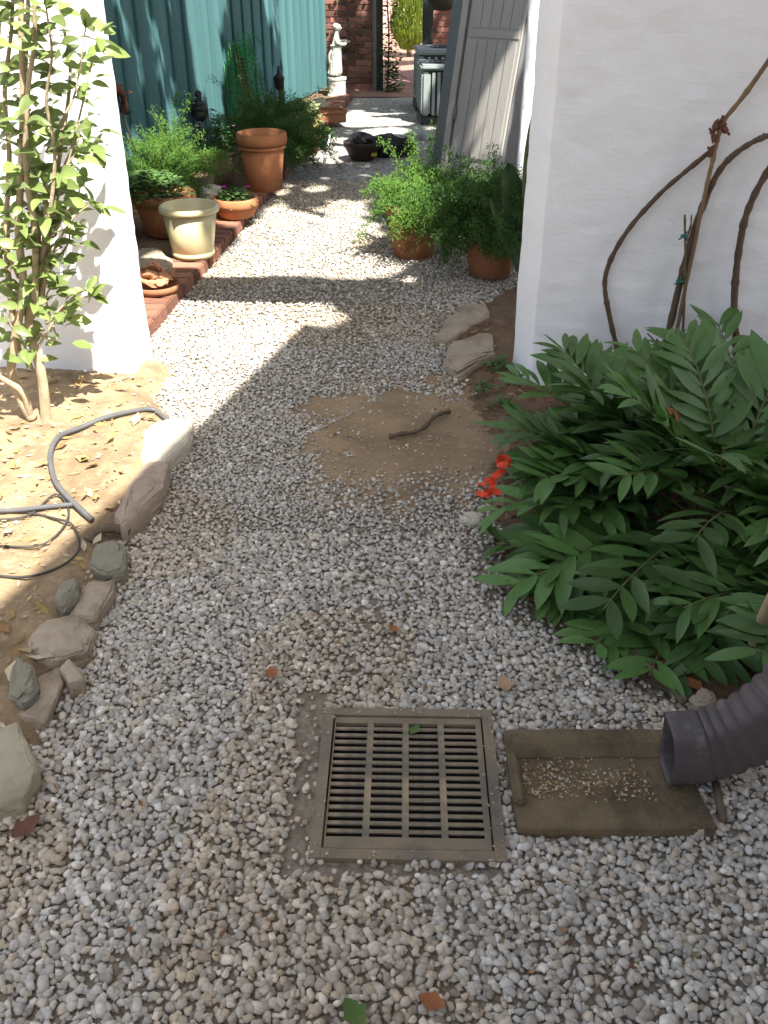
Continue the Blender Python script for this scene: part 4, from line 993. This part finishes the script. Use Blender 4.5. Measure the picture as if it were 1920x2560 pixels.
stone([(150, 1330), (190, 1248), (248, 1240), (242, 1275), (205, 1335)], 0, 0.045, m_stone_tan, 'long squared tan block set along the gravel', seed=6)
stone([(115, 1290), (135, 1252), (168, 1245), (165, 1275), (135, 1302)], .05, 0.035, m_stone_grey, 'small grey cobble lying on the bed beside the tan block', seed=7)
stone([(188, 1215), (200, 1172), (240, 1158), (270, 1180), (272, 1225), (225, 1238)], 0, 0.055, m_stone_grey, 'rounded grey green boulder just below the pinkish rock', seed=8, rough=.006)
stone([(245, 1110), (270, 1040), (320, 985), (365, 1000), (355, 1050), (300, 1110), (262, 1138)], 0, 0.07, m_stone_pink, 'pinkish brown rock at the shadow edge of the left bed', seed=9)
stone([(300, 985), (315, 925), (370, 900), (418, 905), (405, 950), (350, 1000)], 0, 0.06, m_stone_pale, 'pale rock at the corner of the left bed', seed=10)  # paler colour than the stones beside it
stone([(940, 722), (965, 690), (1000, 655), (1050, 648), (1058, 675), (1020, 700), (975, 722)], .0, .06, m_stone_tan, 'flat tan stone lying nearest the fern pots, right of the path', seed=11)
stone([(960, 770), (975, 735), (1030, 715), (1065, 712), (1070, 760), (1030, 775), (990, 790)], .0, .07, m_stone_tan, 'flat pale tan stone nearer the camera of the two by the wall corner', seed=12)
stone([(285, 575), (300, 535), (340, 525), (370, 555), (365, 592), (310, 600)], .03, .09, m_stone_tan, 'dusty tan rock in the soil between saucer and yellow pot', seed=13)
stone([(428, 404), (445, 394), (478, 398), (476, 410), (445, 413)], .12, .05, m_stone_pale, 'pale flat stone beside the bright fern', seed=14)
stone([(1490, 1785), (1498, 1765), (1515, 1758), (1532, 1768), (1538, 1785), (1510, 1792)], .01, .02, m_stone_pale, 'white angular stone chip at the near corner of the splash block', 'stone_chip', seed=15)
stone([(990, 1115), (1010, 1098), (1040, 1105), (1052, 1120), (1020, 1128)], .0, .025, m_stone_pale, 'pale flat pebble at the gravel edge below the orange tape', 'pebble', seed=16)
stone([(575, 483), (590, 474), (612, 478), (608, 488), (585, 490)], .0, .02, m_stone_pink, 'brown stone lying on the gravel beside the low terracotta bowl', 'pebble', seed=17)
stone([(1490, 1505), (1510, 1482), (1545, 1490), (1550, 1510), (1515, 1520)], .01, .04, m_stone_tan, 'tan stone just above the downspout outlet', seed=18)
stone([(570, 640 - 400), (640, 232), (700, 205), (712, 222), (660, 250), (600, 262)], .03, .10, m_stone_tan, 'low tan rock ledge at the foot of the far sunlit fence', 'rock', seed=19)
random.seed(21)
# curved edging piece above the round boulder
pth = [G(190, 1170, .05), G(205, 1150, .06), G(235, 1140, .06), G(278, 1150, .03)]
o = MB().tube(smoothpath(pth, 5), .016, 8).build('edging_strip', m_twig, loc=pth[1], smooth=True); tag(o, 'curved brown edging strip arching behind the round boulder', 'edging')

# ------------------------------------------------------------------ hoses
def onbed(x, y, z=.0):
    g = G(x, y, .05); g.z = zbedL(g.x, g.y) + z; return g
def hose(pts, r, mat, name, label, cat, z=.015, n=8):
    P = smoothpath([onbed(*p, z) for p in pts], 8); o = MB().tube(P, r, n).build(name, mat, loc=P[0], smooth=True); return tag(o, label, cat)
hose([(375, 905), (348, 890), (330, 884), (290, 895), (230, 915), (175, 935), (130, 960), (112, 995), (118, 1040), (140, 1075), (165, 1105), (200, 1130)], .0095, m_hose, 'irrigation_hose', 'grey black hose curving over the sunlit bed up to the pale rock', 'hose', .016)
hose([(-40, 1112), (40, 1108), (100, 1106), (162, 1104)], .008, m_hose, 'irrigation_hose', 'straight black hose entering from the left edge across the bed', 'hose', .014)
hose([(-30, 1130), (60, 1118), (120, 1075), (150, 1110), (140, 1150), (100, 1182), (50, 1196), (-30, 1190)], .0035, m_tube, 'drip_tube', 'thin dark drip tube looping on the bed, upper coil', 'tube', .012, 6)
hose([(60, 1110), (120, 1125), (160, 1150), (172, 1185), (150, 1225), (95, 1252), (40, 1262), (-30, 1258)], .004, m_tube, 'drip_tube', 'thin dark drip tube looping on the bed, lower coil', 'tube', .012, 6)
# stick on the sandy patch
P = smoothpath([G(840, 943, .016), G(862, 938, .022), G(890, 934, .022), G(915, 924, .03), G(935, 903, .035), G(950, 894, .03), G(970, 889, .02)], 5)
o = MB().tube(P, [.009 + .002 * math.sin(i * 1.3) for i in range(len(P))], 8).build('driftwood_stick', m_twig, loc=P[0], smooth=True); tag(o, 'dark crooked stick lying on the bare sandy patch', 'stick')
# stake with orange tape
t = thing('survey_stake', G(1090, 1005), 'weathered wooden stake lying at the bed edge, tied with flagging tape', 'stake')
MB().tube([G(1084, 1003, .07), G(1120, 1035, .06), G(1165, 1085, .04)], [.009, .011, .012], 7).build('stick', m_twig, t, smooth=True)
t = thing('flagging_tape', G(1065, 1040), 'fluorescent orange flagging tape knotted on the stake at the bed edge', 'tape')
def ribbon(pts, wd, mat, par, up=(0, 0, 1), name='ribbon'):
    P = smoothpath(pts, 5); vs = []
    for i, q in enumerate(P):
        d = (P[min(i + 1, len(P) - 1)] - P[max(i - 1, 0)]).normalized(); s = d.cross(Vector((.3 * math.sin(i * .7), -.75 + .3 * math.cos(i * .5), .6))).normalized() * wd / 2; vs += [q - s, q + s]
    MB().add(vs, [(2 * i, 2 * i + 1, 2 * i + 3, 2 * i + 2) for i in range(len(P) - 1)]).build(name, mat, par)
ribbon([G(1103, 1012, .06), G(1098, 992, .075), G(1082, 990, .08), G(1080, 1003, .08), G(1097, 1003, .085)], .024, m_orange, t, name='knot')
ribbon([G(1088, 1010, .07), G(1078, 1022, .06), G(1066, 1033, .035), G(1064, 1050, .02), G(1070, 1058, .015)], .024, m_orange, t)
ribbon([G(1064, 1044, .03), G(1052, 1036, .04), G(1045, 1046, .03), G(1032, 1046, .01)], .014, m_orange, t)
ribbon([G(1030, 1064, .015), G(1045, 1066, .03), G(1065, 1062, .02), G(1090, 1062, .02)], .024, m_orange, t)
ribbon([G(1055, 1058, .03), G(1050, 1066, .03), G(1056, 1072, .02)], .018, m_orange, t)

# ------------------------------------------------------------------ vine stems on the shaded wall
def WP(x, y, off=.03): return PL(x, y, RW0 + Vector((0, -off, 0)), Vector((.12, 1, 0)))
def vine(name, pts, rad, mat, label, cat='vine', off=.03, parent=None, part='stem'):
    P = smoothpath([WP(x, y, off) for x, y in pts], 7); n = len(P)
    P = [q + Vector((nz(q.x, q.z, 1, 9), 0, nz(q.x, q.z, 2, 9))) * .004 for q in P]
    r = [np.interp(i / (n - 1), [0, 1], rad) * (1 + .3 * nz(i * .5, 0, 3, 1) + (.25 if i % 13 == 6 else 0)) for i in range(n)]
    t = parent or thing(name, (P[0].x, P[0].y, 0), label, cat)
    MB().tube(P, r, 8).build(part, mat, t, smooth=True); return t
v1_ = vine('vine_stem', [(1345, 800), (1332, 745), (1318, 690), (1308, 640), (1310, 590), (1328, 540), (1370, 480), (1420, 425), (1480, 370), (1535, 325)], (.0105, .008), m_vine, 'bare brown vine stem bowing out to the left on the shaded wall')
v2_ = vine('vine_stem', [(1425, 800), (1440, 735), (1462, 640), (1482, 560), (1500, 495), (1530, 415), (1560, 360), (1590, 330), (1630, 305), (1670, 290)], (.014, .009), m_vine, 'thick middle vine stem rising from the cycad and bending to the right edge', off=.04)
vine('', [(1640, 303), (1650, 296), (1652, 288)], (.006, .005), m_vine, '', parent=v2_, part='stub', off=.04)
v3_ = vine('vine_stem', [(1455, 745), (1475, 650), (1500, 530), (1520, 430), (1533, 375), (1543, 325), (1550, 300), (1562, 262), (1600, 215), (1640, 160), (1680, 105)], (.007, .0085), m_vine_lt, 'pale peeling vine stem with a knotted joint rising to the upper right', off=.055)
mbk = MB(); 
for x, y, s in ((1538, 328, .016), (1543, 300, .013), (1550, 272, .019), (1560, 268, .014), (1540, 285, .011), (1566, 280, .012)):
    vs, fs = hull_mesh(hull_pts(16, s, s * .8, s * 1.2, .3)); c = WP(x, y, .06); mbk.add([c + Vector(v) for v in vs], fs)
mbk.build('knot', m_knot, v3_)
for a, b in (((1540, 300), (1532, 278)), ((1558, 275), (1576, 292)), ((1552, 266), (1560, 250)), ((1535, 332), (1528, 318))): vine('', [a, ((a[0] + b[0]) / 2 + 2, (a[1] + b[1]) / 2), b], (.006, .004), m_knot, '', parent=v3_, part='twig', off=.06)
vine('vine_stem', [(1592, 800), (1590, 730), (1586, 660), (1590, 590), (1600, 520), (1612, 465), (1635, 410), (1680, 335)], (.0135, .012), m_vine, 'dark vine stem nearest the right edge on the shaded wall', off=.04)
v5_ = vine('plant_stake', [(1473, 760), (1478, 640), (1480, 540), (1480, 465)], (.005, .004), m_twig, 'thin brown stake with green ties in front of the middle vine', 'stake', off=.06)
for y, x in ((510, 1478), (722, 1472), (607, 1468)):
    c = WP(x, y, .066); mb = MB(); mb.tube([c + Vector((.011 * math.cos(a), .011 * math.sin(a), 0)) for a in [k * .7854 for k in range(9)]], .004, 5); mb.tube([c, c + Vector((-.02, -.005, -.012))], .003, 4); mb.tube([c, c + Vector((.012, -.004, .022))], .0025, 4); mb.build('tie', m_tie, v5_)
vine('', [(1482, 520), (1492, 490), (1494, 466)], (.004, .003), m_twig, '', parent=v5_, part='twig', off=.06)
vine('twig', [(1440, 775), (1425, 750), (1398, 720)], (.004, .0025), m_knot, 'thin bare thorny twig poking up from the cycad against the wall', 'twig', off=.10)

# ------------------------------------------------------------------ cycad
CYC = Vector((1.02, 2.45, .02))
cy_ = thing('cycad', CYC, 'large dark green cycad with broad leaflets filling the bed below the shaded wall', 'plant')
LEAFV = [leaf_mesh('leaflet', 1, wd, m_cycad, fold=f, droop=d, peak=pk, n=6) for wd, f, d, pk in ((.26, .22, .12, .52), (.24, .35, .3, .56), (.29, .15, .02, .5), (.25, .45, .22, .55), (.27, .28, -.1, .5), (.22, .2, .42, .54))]
LEAFB = leaf_mesh('leaflet', 1, .26, m_cycad_brown, .2, .15, .52)
def wallY(x): return RW0.y + (x - RW0.x) * WS
pending = []
def frond(base, az, el, L, curl, npair=8, brown=None, size=1.0):
    d = Vector((math.cos(az) * math.cos(el), math.sin(az) * math.cos(el), math.sin(el))); pts = [Vector(base)]; n = 18; e = el
    for k in range(n):
        e -= curl / n * (.5 + k / n); dd_ = Vector((math.cos(az) * math.cos(e), math.sin(az) * math.cos(e), math.sin(e))); q = pts[-1] + dd_ * L / n
        if q.z < .05: q.z = .05
        lim = wallY(q.x) - .05
        if q.y > lim: q.y = lim
        if q.x > 1.75: q.x = 1.75
        pts.append(q)
    o = MB().tube(pts, [.0055 - .0035 * i / n for i in range(n + 1)], 6).build('frond', m_rachis, cy_, smooth=True)
    side0 = Vector((-math.sin(az), math.cos(az), 0))
    for j in range(npair):
        s = .30 + .70 * (j + .3) / npair; i = int(s * n); fr = s * n - i; i = min(i, n - 1)
        p = pts[i].lerp(pts[i + 1], fr); tg = (pts[i + 1] - pts[i]).normalized()
        side = side0; up = tg.cross(side).normalized()
        if up.z < 0: up = -up
        t_ = j / (npair - 1); ln = size * .146 * (.72 + .55 * math.sin(math.pi * (.15 + .75 * t_))) * random.uniform(.82, 1.14)
        for sg in (-1, 1):
            fw = .45 + .75 * t_ + random.uniform(-.18, .18)
            dr = (tg * fw + side * sg * 1.0 + up * random.uniform(.12, .42)).normalized()
            u2 = (up + side * sg * random.uniform(-.45, .1) + Vector((random.gauss(0, .1), random.gauss(0, .1), 0))).normalized()
            mm = orient(p, dr, u2, ln); tip = p + dr * ln
            if tip.z < .02 or tip.y > wallY(tip.x) - .01: 
                dr = (dr + Vector((0, -.5 if tip.y > wallY(tip.x) - .01 else 0, .5))).normalized(); mm = orient(p, dr, u2, ln); tip = p + dr * ln
                if tip.y > wallY(tip.x) - .005: continue
            q = proj(p + dr * ln * .5); vis = 0 < q[0] < 1659 and 0 < q[1] < 2212
            me = LEAFB if (brown and (j, sg) in brown) else random.choice(LEAFV)
            pending.append(((ln / q[2]) * (1 if vis else .1), o, me, mm))
random.seed(5)
specs = []
for k in range(9): specs.append((CYC + Vector((-.06, -.1, .01)), -math.pi * 1.02 + k * .17 + random.uniform(-.08, .08), random.uniform(.15, .4), random.uniform(.50, .68), random.uniform(.6, .9)))
for k in range(11): specs.append((CYC, -math.pi * .98 + k * .29 + random.uniform(-.1, .1), random.uniform(.30, .6), random.uniform(.66, .78), random.uniform(.75, 1.1)))
for k in range(10): specs.append((CYC, math.pi * .45 + k * .16 + random.uniform(-.1, .1), random.uniform(.5, .8), random.uniform(.56, .68), random.uniform(.7, 1.0)))
for k in range(11): specs.append((CYC + Vector((.02, .02, .03)), random.uniform(0, 6.28), random.uniform(.85, 1.3), random.uniform(.55, .67), random.uniform(.6, .95)))
C2 = Vector((1.27, 2.05, .02))
for k in range(9): specs.append((C2, -math.pi * 1.05 + k * .24 + random.uniform(-.1, .1), random.uniform(.35, .75), random.uniform(.48, .60), random.uniform(.8, 1.1)))
C3 = Vector((1.30, 3.0, .02))
for k in range(14): specs.append((C3, math.pi * .55 + k * .17 + random.uniform(-.1, .1), random.uniform(.55, 1.15), random.uniform(.46, .60), random.uniform(.6, .95)))
for k in range(15): specs.append((CYC + Vector((random.uniform(-.08, .12), random.uniform(-.12, .1), .03)), -math.pi / 2 + random.uniform(-1.5, 1.5), random.uniform(.95, 1.35), random.uniform(.44, .58), random.uniform(1.1, 1.7)))
C4 = Vector((.84, 2.92, .02))
for k in range(12): specs.append((C4, -2.9 + k * .52 + random.uniform(-.15, .15), random.uniform(.65, 1.2), random.uniform(.42, .54), random.uniform(.6, 1.0)))
C6 = Vector((.86, 2.6, .02))
for k in range(11): specs.append((C6, math.pi * .6 + k * .2 + random.uniform(-.1, .1), random.uniform(.45, 1.05), random.uniform(.40, .52), random.uniform(.7, 1.1)))
C5 = Vector((1.12, 2.75, .02))
for k in range(10): specs.append((C5, random.uniform(0, 6.28), random.uniform(.8, 1.3), random.uniform(.5, .6), random.uniform(.8, 1.2)))
for k, (b, az, el, L, cu) in enumerate(specs):
    frond(b, az, el, L, cu, random.choice((9, 10, 11, 11)), brown={(3, 1)} if k == 36 else None, size=random.uniform(.92, 1.08))
pending.sort(key=lambda t: -t[0])
rest = {}
for i, (_, o, me, mm) in enumerate(pending):
    if i < 300: inst('leaflet', me, mm, o)
    else: rest.setdefault(o.name, []).append((me, mm))
for nme, lst in rest.items():
    mb = MB()
    for me, mm in lst: merge_inst(mb, me, mm)
    mb.build('leaflets', m_cycad, bpy.data.objects[nme], smooth=True, kind='stuff')
for c, r_ in ((CYC, .05), (C2, .045), (C3, .045), (C4, .04), (C5, .04), (C6, .04)):
    MB().lathe([(r_, -.05), (r_ * 1.1, .0), (r_ * .9, .05), (r_ * .4, .075), (0, .08)], c, 14).build('trunk', m_twig, cy_)
# low weeds by the wall corner
for k, (x, y, r_, n_, lb) in enumerate(((1075, 800, .07, 60, 'small weed sprouting in the bare soil below the flat stones'), (1045, 850, .06, 40, 'tiny weed at the edge of the sandy patch'), (1110, 830, .06, 50, 'small weed hugging the foot of the wall corner'), (1085, 880, .05, 30, 'tiny seedling beside the cycad and the sandy patch'))):
    mound(G(x, y, .03), r_, r_ * .7, n_, .03, m_small, 'weed', lb, 'weed', stems=5)
sg_ = G(1130, 1010, .03); mound(sg_, .08, .06, 30, .045, m_small, 'weed', 'pale weed beside the wooden stake', 'weed', stems=5)
# pale stem and grey stick on the right
a = G(1612, 1440, .02); P = smoothpath([a, G(1625, 1400, .09), G(1650, 1330, .24), G(1690, 1250, .4)], 5)
o = MB().tube(P, .014, 8).build('pale_stem', m_bark, loc=a, smooth=True); tag(o, 'pale bare stem at the right edge above the downspout', 'stem')
a, b = G(1368, 1412, .05), G(1478, 1520, .03)
o = MB().tube(smoothpath([a, a.lerp(b, .5) + Vector((.01, 0, .0)), b], 5), .0085, 7).build('fallen_stick', m_twig, loc=a, smooth=True); tag(o, 'straight grey stick pointing from the cycad down to the downspout', 'stick')
a, b = G(1545, 1690, .02), G(1562, 1775, .01)
o = MB().tube([a, a.lerp(b, .5), b], .009, 7).build('fallen_stick', m_twig, loc=a, smooth=True); tag(o, 'short dark stick under the downspout at the end of the splash block', 'stick')

# ------------------------------------------------------------------ leafy shrub on the left
random.seed(11)
SHB = onbed(78, 905)
shr = thing('leafy_shrub', SHB, 'tall glossy leaved shrub with pale stems in front of the sunlit white wall', 'shrub')
LV = [leaf_mesh('leaf', 1, wd, m_leaf, fold=f, droop=d, peak=.45, n=6) for wd, f, d in ((.52, .3, .25), (.48, .4, .4), (.56, .2, .12), (.5, .35, .5))]
Ysh = SHB.y
def SP(x, y, dy=0): return PY(x, y, Ysh + dy)
stems = [([(100, 912), (96, 860), (88, 800), (70, 740), (62, 680), (80, 600), (100, 500), (95, 400)], .022, .00),
         ([(70, 905), (45, 860), (25, 800), (35, 720), (50, 620), (40, 500), (45, 380), (50, 200), (45, 60), (50, -60)], .02, -.05),
         ([(66, 905), (50, 850), (0, 815), (-40, 790)], .016, -.08),
         ([(62, 690), (90, 640), (82, 520), (75, 420), (62, 280), (55, 160), (60, 40), (62, -120)], .014, .06),
         ([(62, 690), (75, 640), (75, 500), (60, 400), (55, 300), (62, 180), (75, 80), (70, -80)], .014, -.10),
         ([(40, 760), (18, 600), (15, 450), (20, 330), (10, 200), (25, 60), (30, -100)], .012, .04),
         ([(95, 620), (108, 480), (130, 330), (148, 210), (150, 120), (130, 20), (140, -90)], .009, .12),
         ([(90, 570), (112, 430), (118, 320), (100, 220), (112, 120), (100, 20)], .008, -.12),
         ([(75, 760), (120, 690), (160, 640), (188, 625)], .006, .02), ([(85, 560), (130, 480), (165, 430), (175, 395)], .006, .04),
         ([(95, 600), (125, 560), (150, 515), (140, 455)], .006, .10), ([(100, 420), (150, 350), (190, 300)], .005, .02), ([(0, 560), (-20, 400), (-10, 200), (0, 50)], .01, .0), ([(100, 330), (140, 250), (165, 190), (185, 60)], .006, .05),
         ([(110, 480), (160, 300), (200, 130), (215, 70)], .005, .08), ([(120, 400), (170, 300), (205, 330)], .004, .1), ([(100, 700), (150, 650), (200, 640)], .005, .0), ([(100, 560), (160, 470), (200, 440)], .005, .0), ([(40, 600), (10, 540), (-20, 520)], .006, -.1), ([(80, 720), (120, 730), (100, 640), (140, 600)], .005, .08), ([(70, 800), (50, 740), (20, 700), (0, 690)], .006, -.1)]
leaves = []
for pts, r_, dy in stems:
    P = smoothpath([SP(x, y, dy * (i / (len(pts) - 1))) for i, (x, y) in enumerate(pts)], 6); n = len(P)
    MB().tube(P, [r_ * (1 - .6 * i / (n - 1)) for i in range(n)], 8).build('stem', m_bark, shr, smooth=True)
    acc = 0; ph = random.uniform(0, 6)
    for i in range(n - 1):
        seg = (P[i + 1] - P[i]); acc += seg.length
        z = P[i].z
        if acc > (.029 if r_ < .015 else .04) and z > .28 and (r_ < .018 or z > .5):
            acc = 0; 
            for _ in range(random.choice((1, 2, 2, 3))):
                ph += 2.4; tl = seg.normalized(); d = Vector((math.cos(ph), math.sin(ph), random.uniform(-.45, .5)))
                d = (d + tl * .3).normalized(); base = P[i] + d * random.uniform(.0, .075)
                leaves.append((base, d, Vector((random.gauss(0, .5), random.gauss(-.5, .5), .8)), random.uniform(.045, .088)))
    for _ in range(4):
        d = (P[-1] - P[-2]).normalized() + Vector([random.gauss(0, .6) for _ in range(3)]); leaves.append((P[-1], d.normalized(), Vector((random.gauss(0, .4), random.gauss(0, .4), 1)), random.uniform(.05, .08)))
lst = []
for p, d, u, ln in leaves:
    if (p + d * ln).y > LW0.y - .02 + abs(p.x - LW0.x) * .12: continue
    q = proj(p + d * ln * .5); vis = -20 < q[0] < 1659 and -20 < q[1]; lst.append((ln / q[2] * (1 if vis else .1), orient(p, d, u, ln)))
lst.sort(key=lambda t: -t[0]); mb = MB()
for i, (_, mm) in enumerate(lst):
    if i < 300: inst('leaf', random.choice(LV), mm, shr)
    else: merge_inst(mb, random.choice(LV), mm)
if mb.v: mb.build('foliage', m_leaf, shr, smooth=True, kind='stuff')
print('shrub leaves', len(lst), 'leaflets', len(pending))

# ------------------------------------------------------------------ litter
def litter(name, n, fn, zf, cols, size, curl=.4):
    mb = MB()
    for i in range(n):
        x, y = fn(); s = random.uniform(.4, 1.2) * size; a = random.uniform(0, 6.28); z = zf(x, y) + .003 + random.uniform(0, .006)
        m3 = Matrix.Rotation(a, 3, 'Z') @ Matrix.Rotation(random.gauss(0, .3), 3, 'X') @ Matrix.Rotation(random.gauss(0, .3), 3, 'Y'); w_ = random.uniform(.12, .3)
        k = s * curl * random.uniform(0, .4)
        vs = [(0, 0, k), (-w_ * s, s * .5, k * .3), (0, s * .5, 0), (w_ * s, s * .5, k * .3), (0, s, k)]
        c = Vector(random.choice(cols)) * random.uniform(.75, 1.15); mb.add([Vector((x, y, z)) + m3 @ Vector(v) for v in vs], [(0, 2, 1), (0, 3, 2), (1, 2, 4), (2, 3, 4)], tuple(c))
    o = mb.build(name, m_litter, kind='stuff'); return o
def fL():
    while True:
        x, y = random.uniform(-2.0, -.4), random.uniform(1.4, 3.7)
        if x < left_edge(y) - .02: return x, y
litter('leaf_litter', 430, fL, zbedL, [(.42, .28, .12), (.5, .38, .2), (.30, .18, .08), (.55, .47, .33), (.36, .27, .1)], .055)
litter('wood_chips', 1100, fL, zbedL, [(.55, .47, .35), (.45, .34, .2), (.34, .22, .12)], .022)
def fR():
    while True:
        x, y = random.uniform(.15, 1.6), random.uniform(1.2, 4.3)
        if x > right_edge(y) - .03 and y < wallY(x) + (9 if x < .5 else 0): return x, y
litter('leaf_litter', 600, fR, zbedR, [(.20, .11, .06), (.28, .18, .1), (.14, .08, .05), (.33, .24, .15)], .05)
litter('pine_straw', 1600, fR, zbedR, [(.17, .08, .045), (.22, .12, .06)], .035, .1)
def fP():
    while True:
        x, y = random.uniform(-.9, .6), random.uniform(1.0, 6.0)
        if x > left_edge(min(y, 3.6)) + .05 and x < right_edge(y) - .05 and not inside(x, y, GRP): return x, y
litter('leaf_litter', 420, fP, lambda x, y: zpath(x, y) + .012, [(.22, .11, .05), (.30, .18, .09), (.14, .07, .04), (.25, .2, .13)], .02)
# single fallen leaves one can point at
def fallen(x, y, s, rot, mat, label, z=.022, curl=.5):
    c = G(x, y, z); mb = MB(); n = 8; vs = []
    for i in range(n + 1):
        t_ = i / n; wv = s * .34 * math.sin(math.pi * min(.985, max(.03, t_)) ** .9) * (1 + .2 * math.sin(i * 2.1)); yy = s * (t_ - .5); zz = curl * s * (t_ - .5) ** 2
        vs += [(-wv, yy, zz + .3 * wv), (0, yy, zz), (wv, yy, zz + .35 * wv)]
    m3 = Matrix.Rotation(rot, 3, 'Z'); mb.add([c + m3 @ Vector(v) for v in vs], [f for i in range(n) for f in ((i * 3, i * 3 + 1, i * 3 + 4, i * 3 + 3), (i * 3 + 1, i * 3 + 2, i * 3 + 5, i * 3 + 4))])
    o = mb.build('fallen_leaf', mat, loc=c, smooth=True); return tag(o, label, 'leaf')
fallen(57, 1790, .07, -.5, m_dryleaf, 'large curled dark brown leaf on the gravel at the left edge')
fallen(588, 1455, .045, .3, m_orleaf, 'small orange brown leaf on the gravel above the drain')
fallen(932, 2165, .05, 1.2, m_orleaf, 'tan and green leaf near the bottom edge of the gravel')
fallen(765, 2190, .06, .6, m_greenleaf, 'dark green leaf at the very bottom edge of the gravel')
fallen(895, 1578, .035, -.6, m_greenleaf, 'tiny green leaf scrap on the drain grate', .018)
fallen(1395, 1395, .07, .2, m_tanleaf, 'pale pinkish dry leaf under the lowest cycad frond', .04)
fallen(1450, 1440, .06, 1.2, m_orleaf, 'orange brown leaf in the bed by the grey stick', .035)
fallen(1550, 1452, .06, 1.5, m_tanleaf, 'pale tan dry leaf in the bed left of the pale stem', .035)
fallen(850, 1360, .035, .9, m_orleaf, 'small brown leaf in the middle of the shaded gravel')
fallen(1500, 1480, .05, .4, m_orleaf, 'rusty leaf just above the downspout outlet', .03)
fallen(1090, 1480, .06, .05, m_tanleaf, 'narrow tan leaf blade on the gravel right of centre', .02)
print('objects', len(bpy.data.objects))
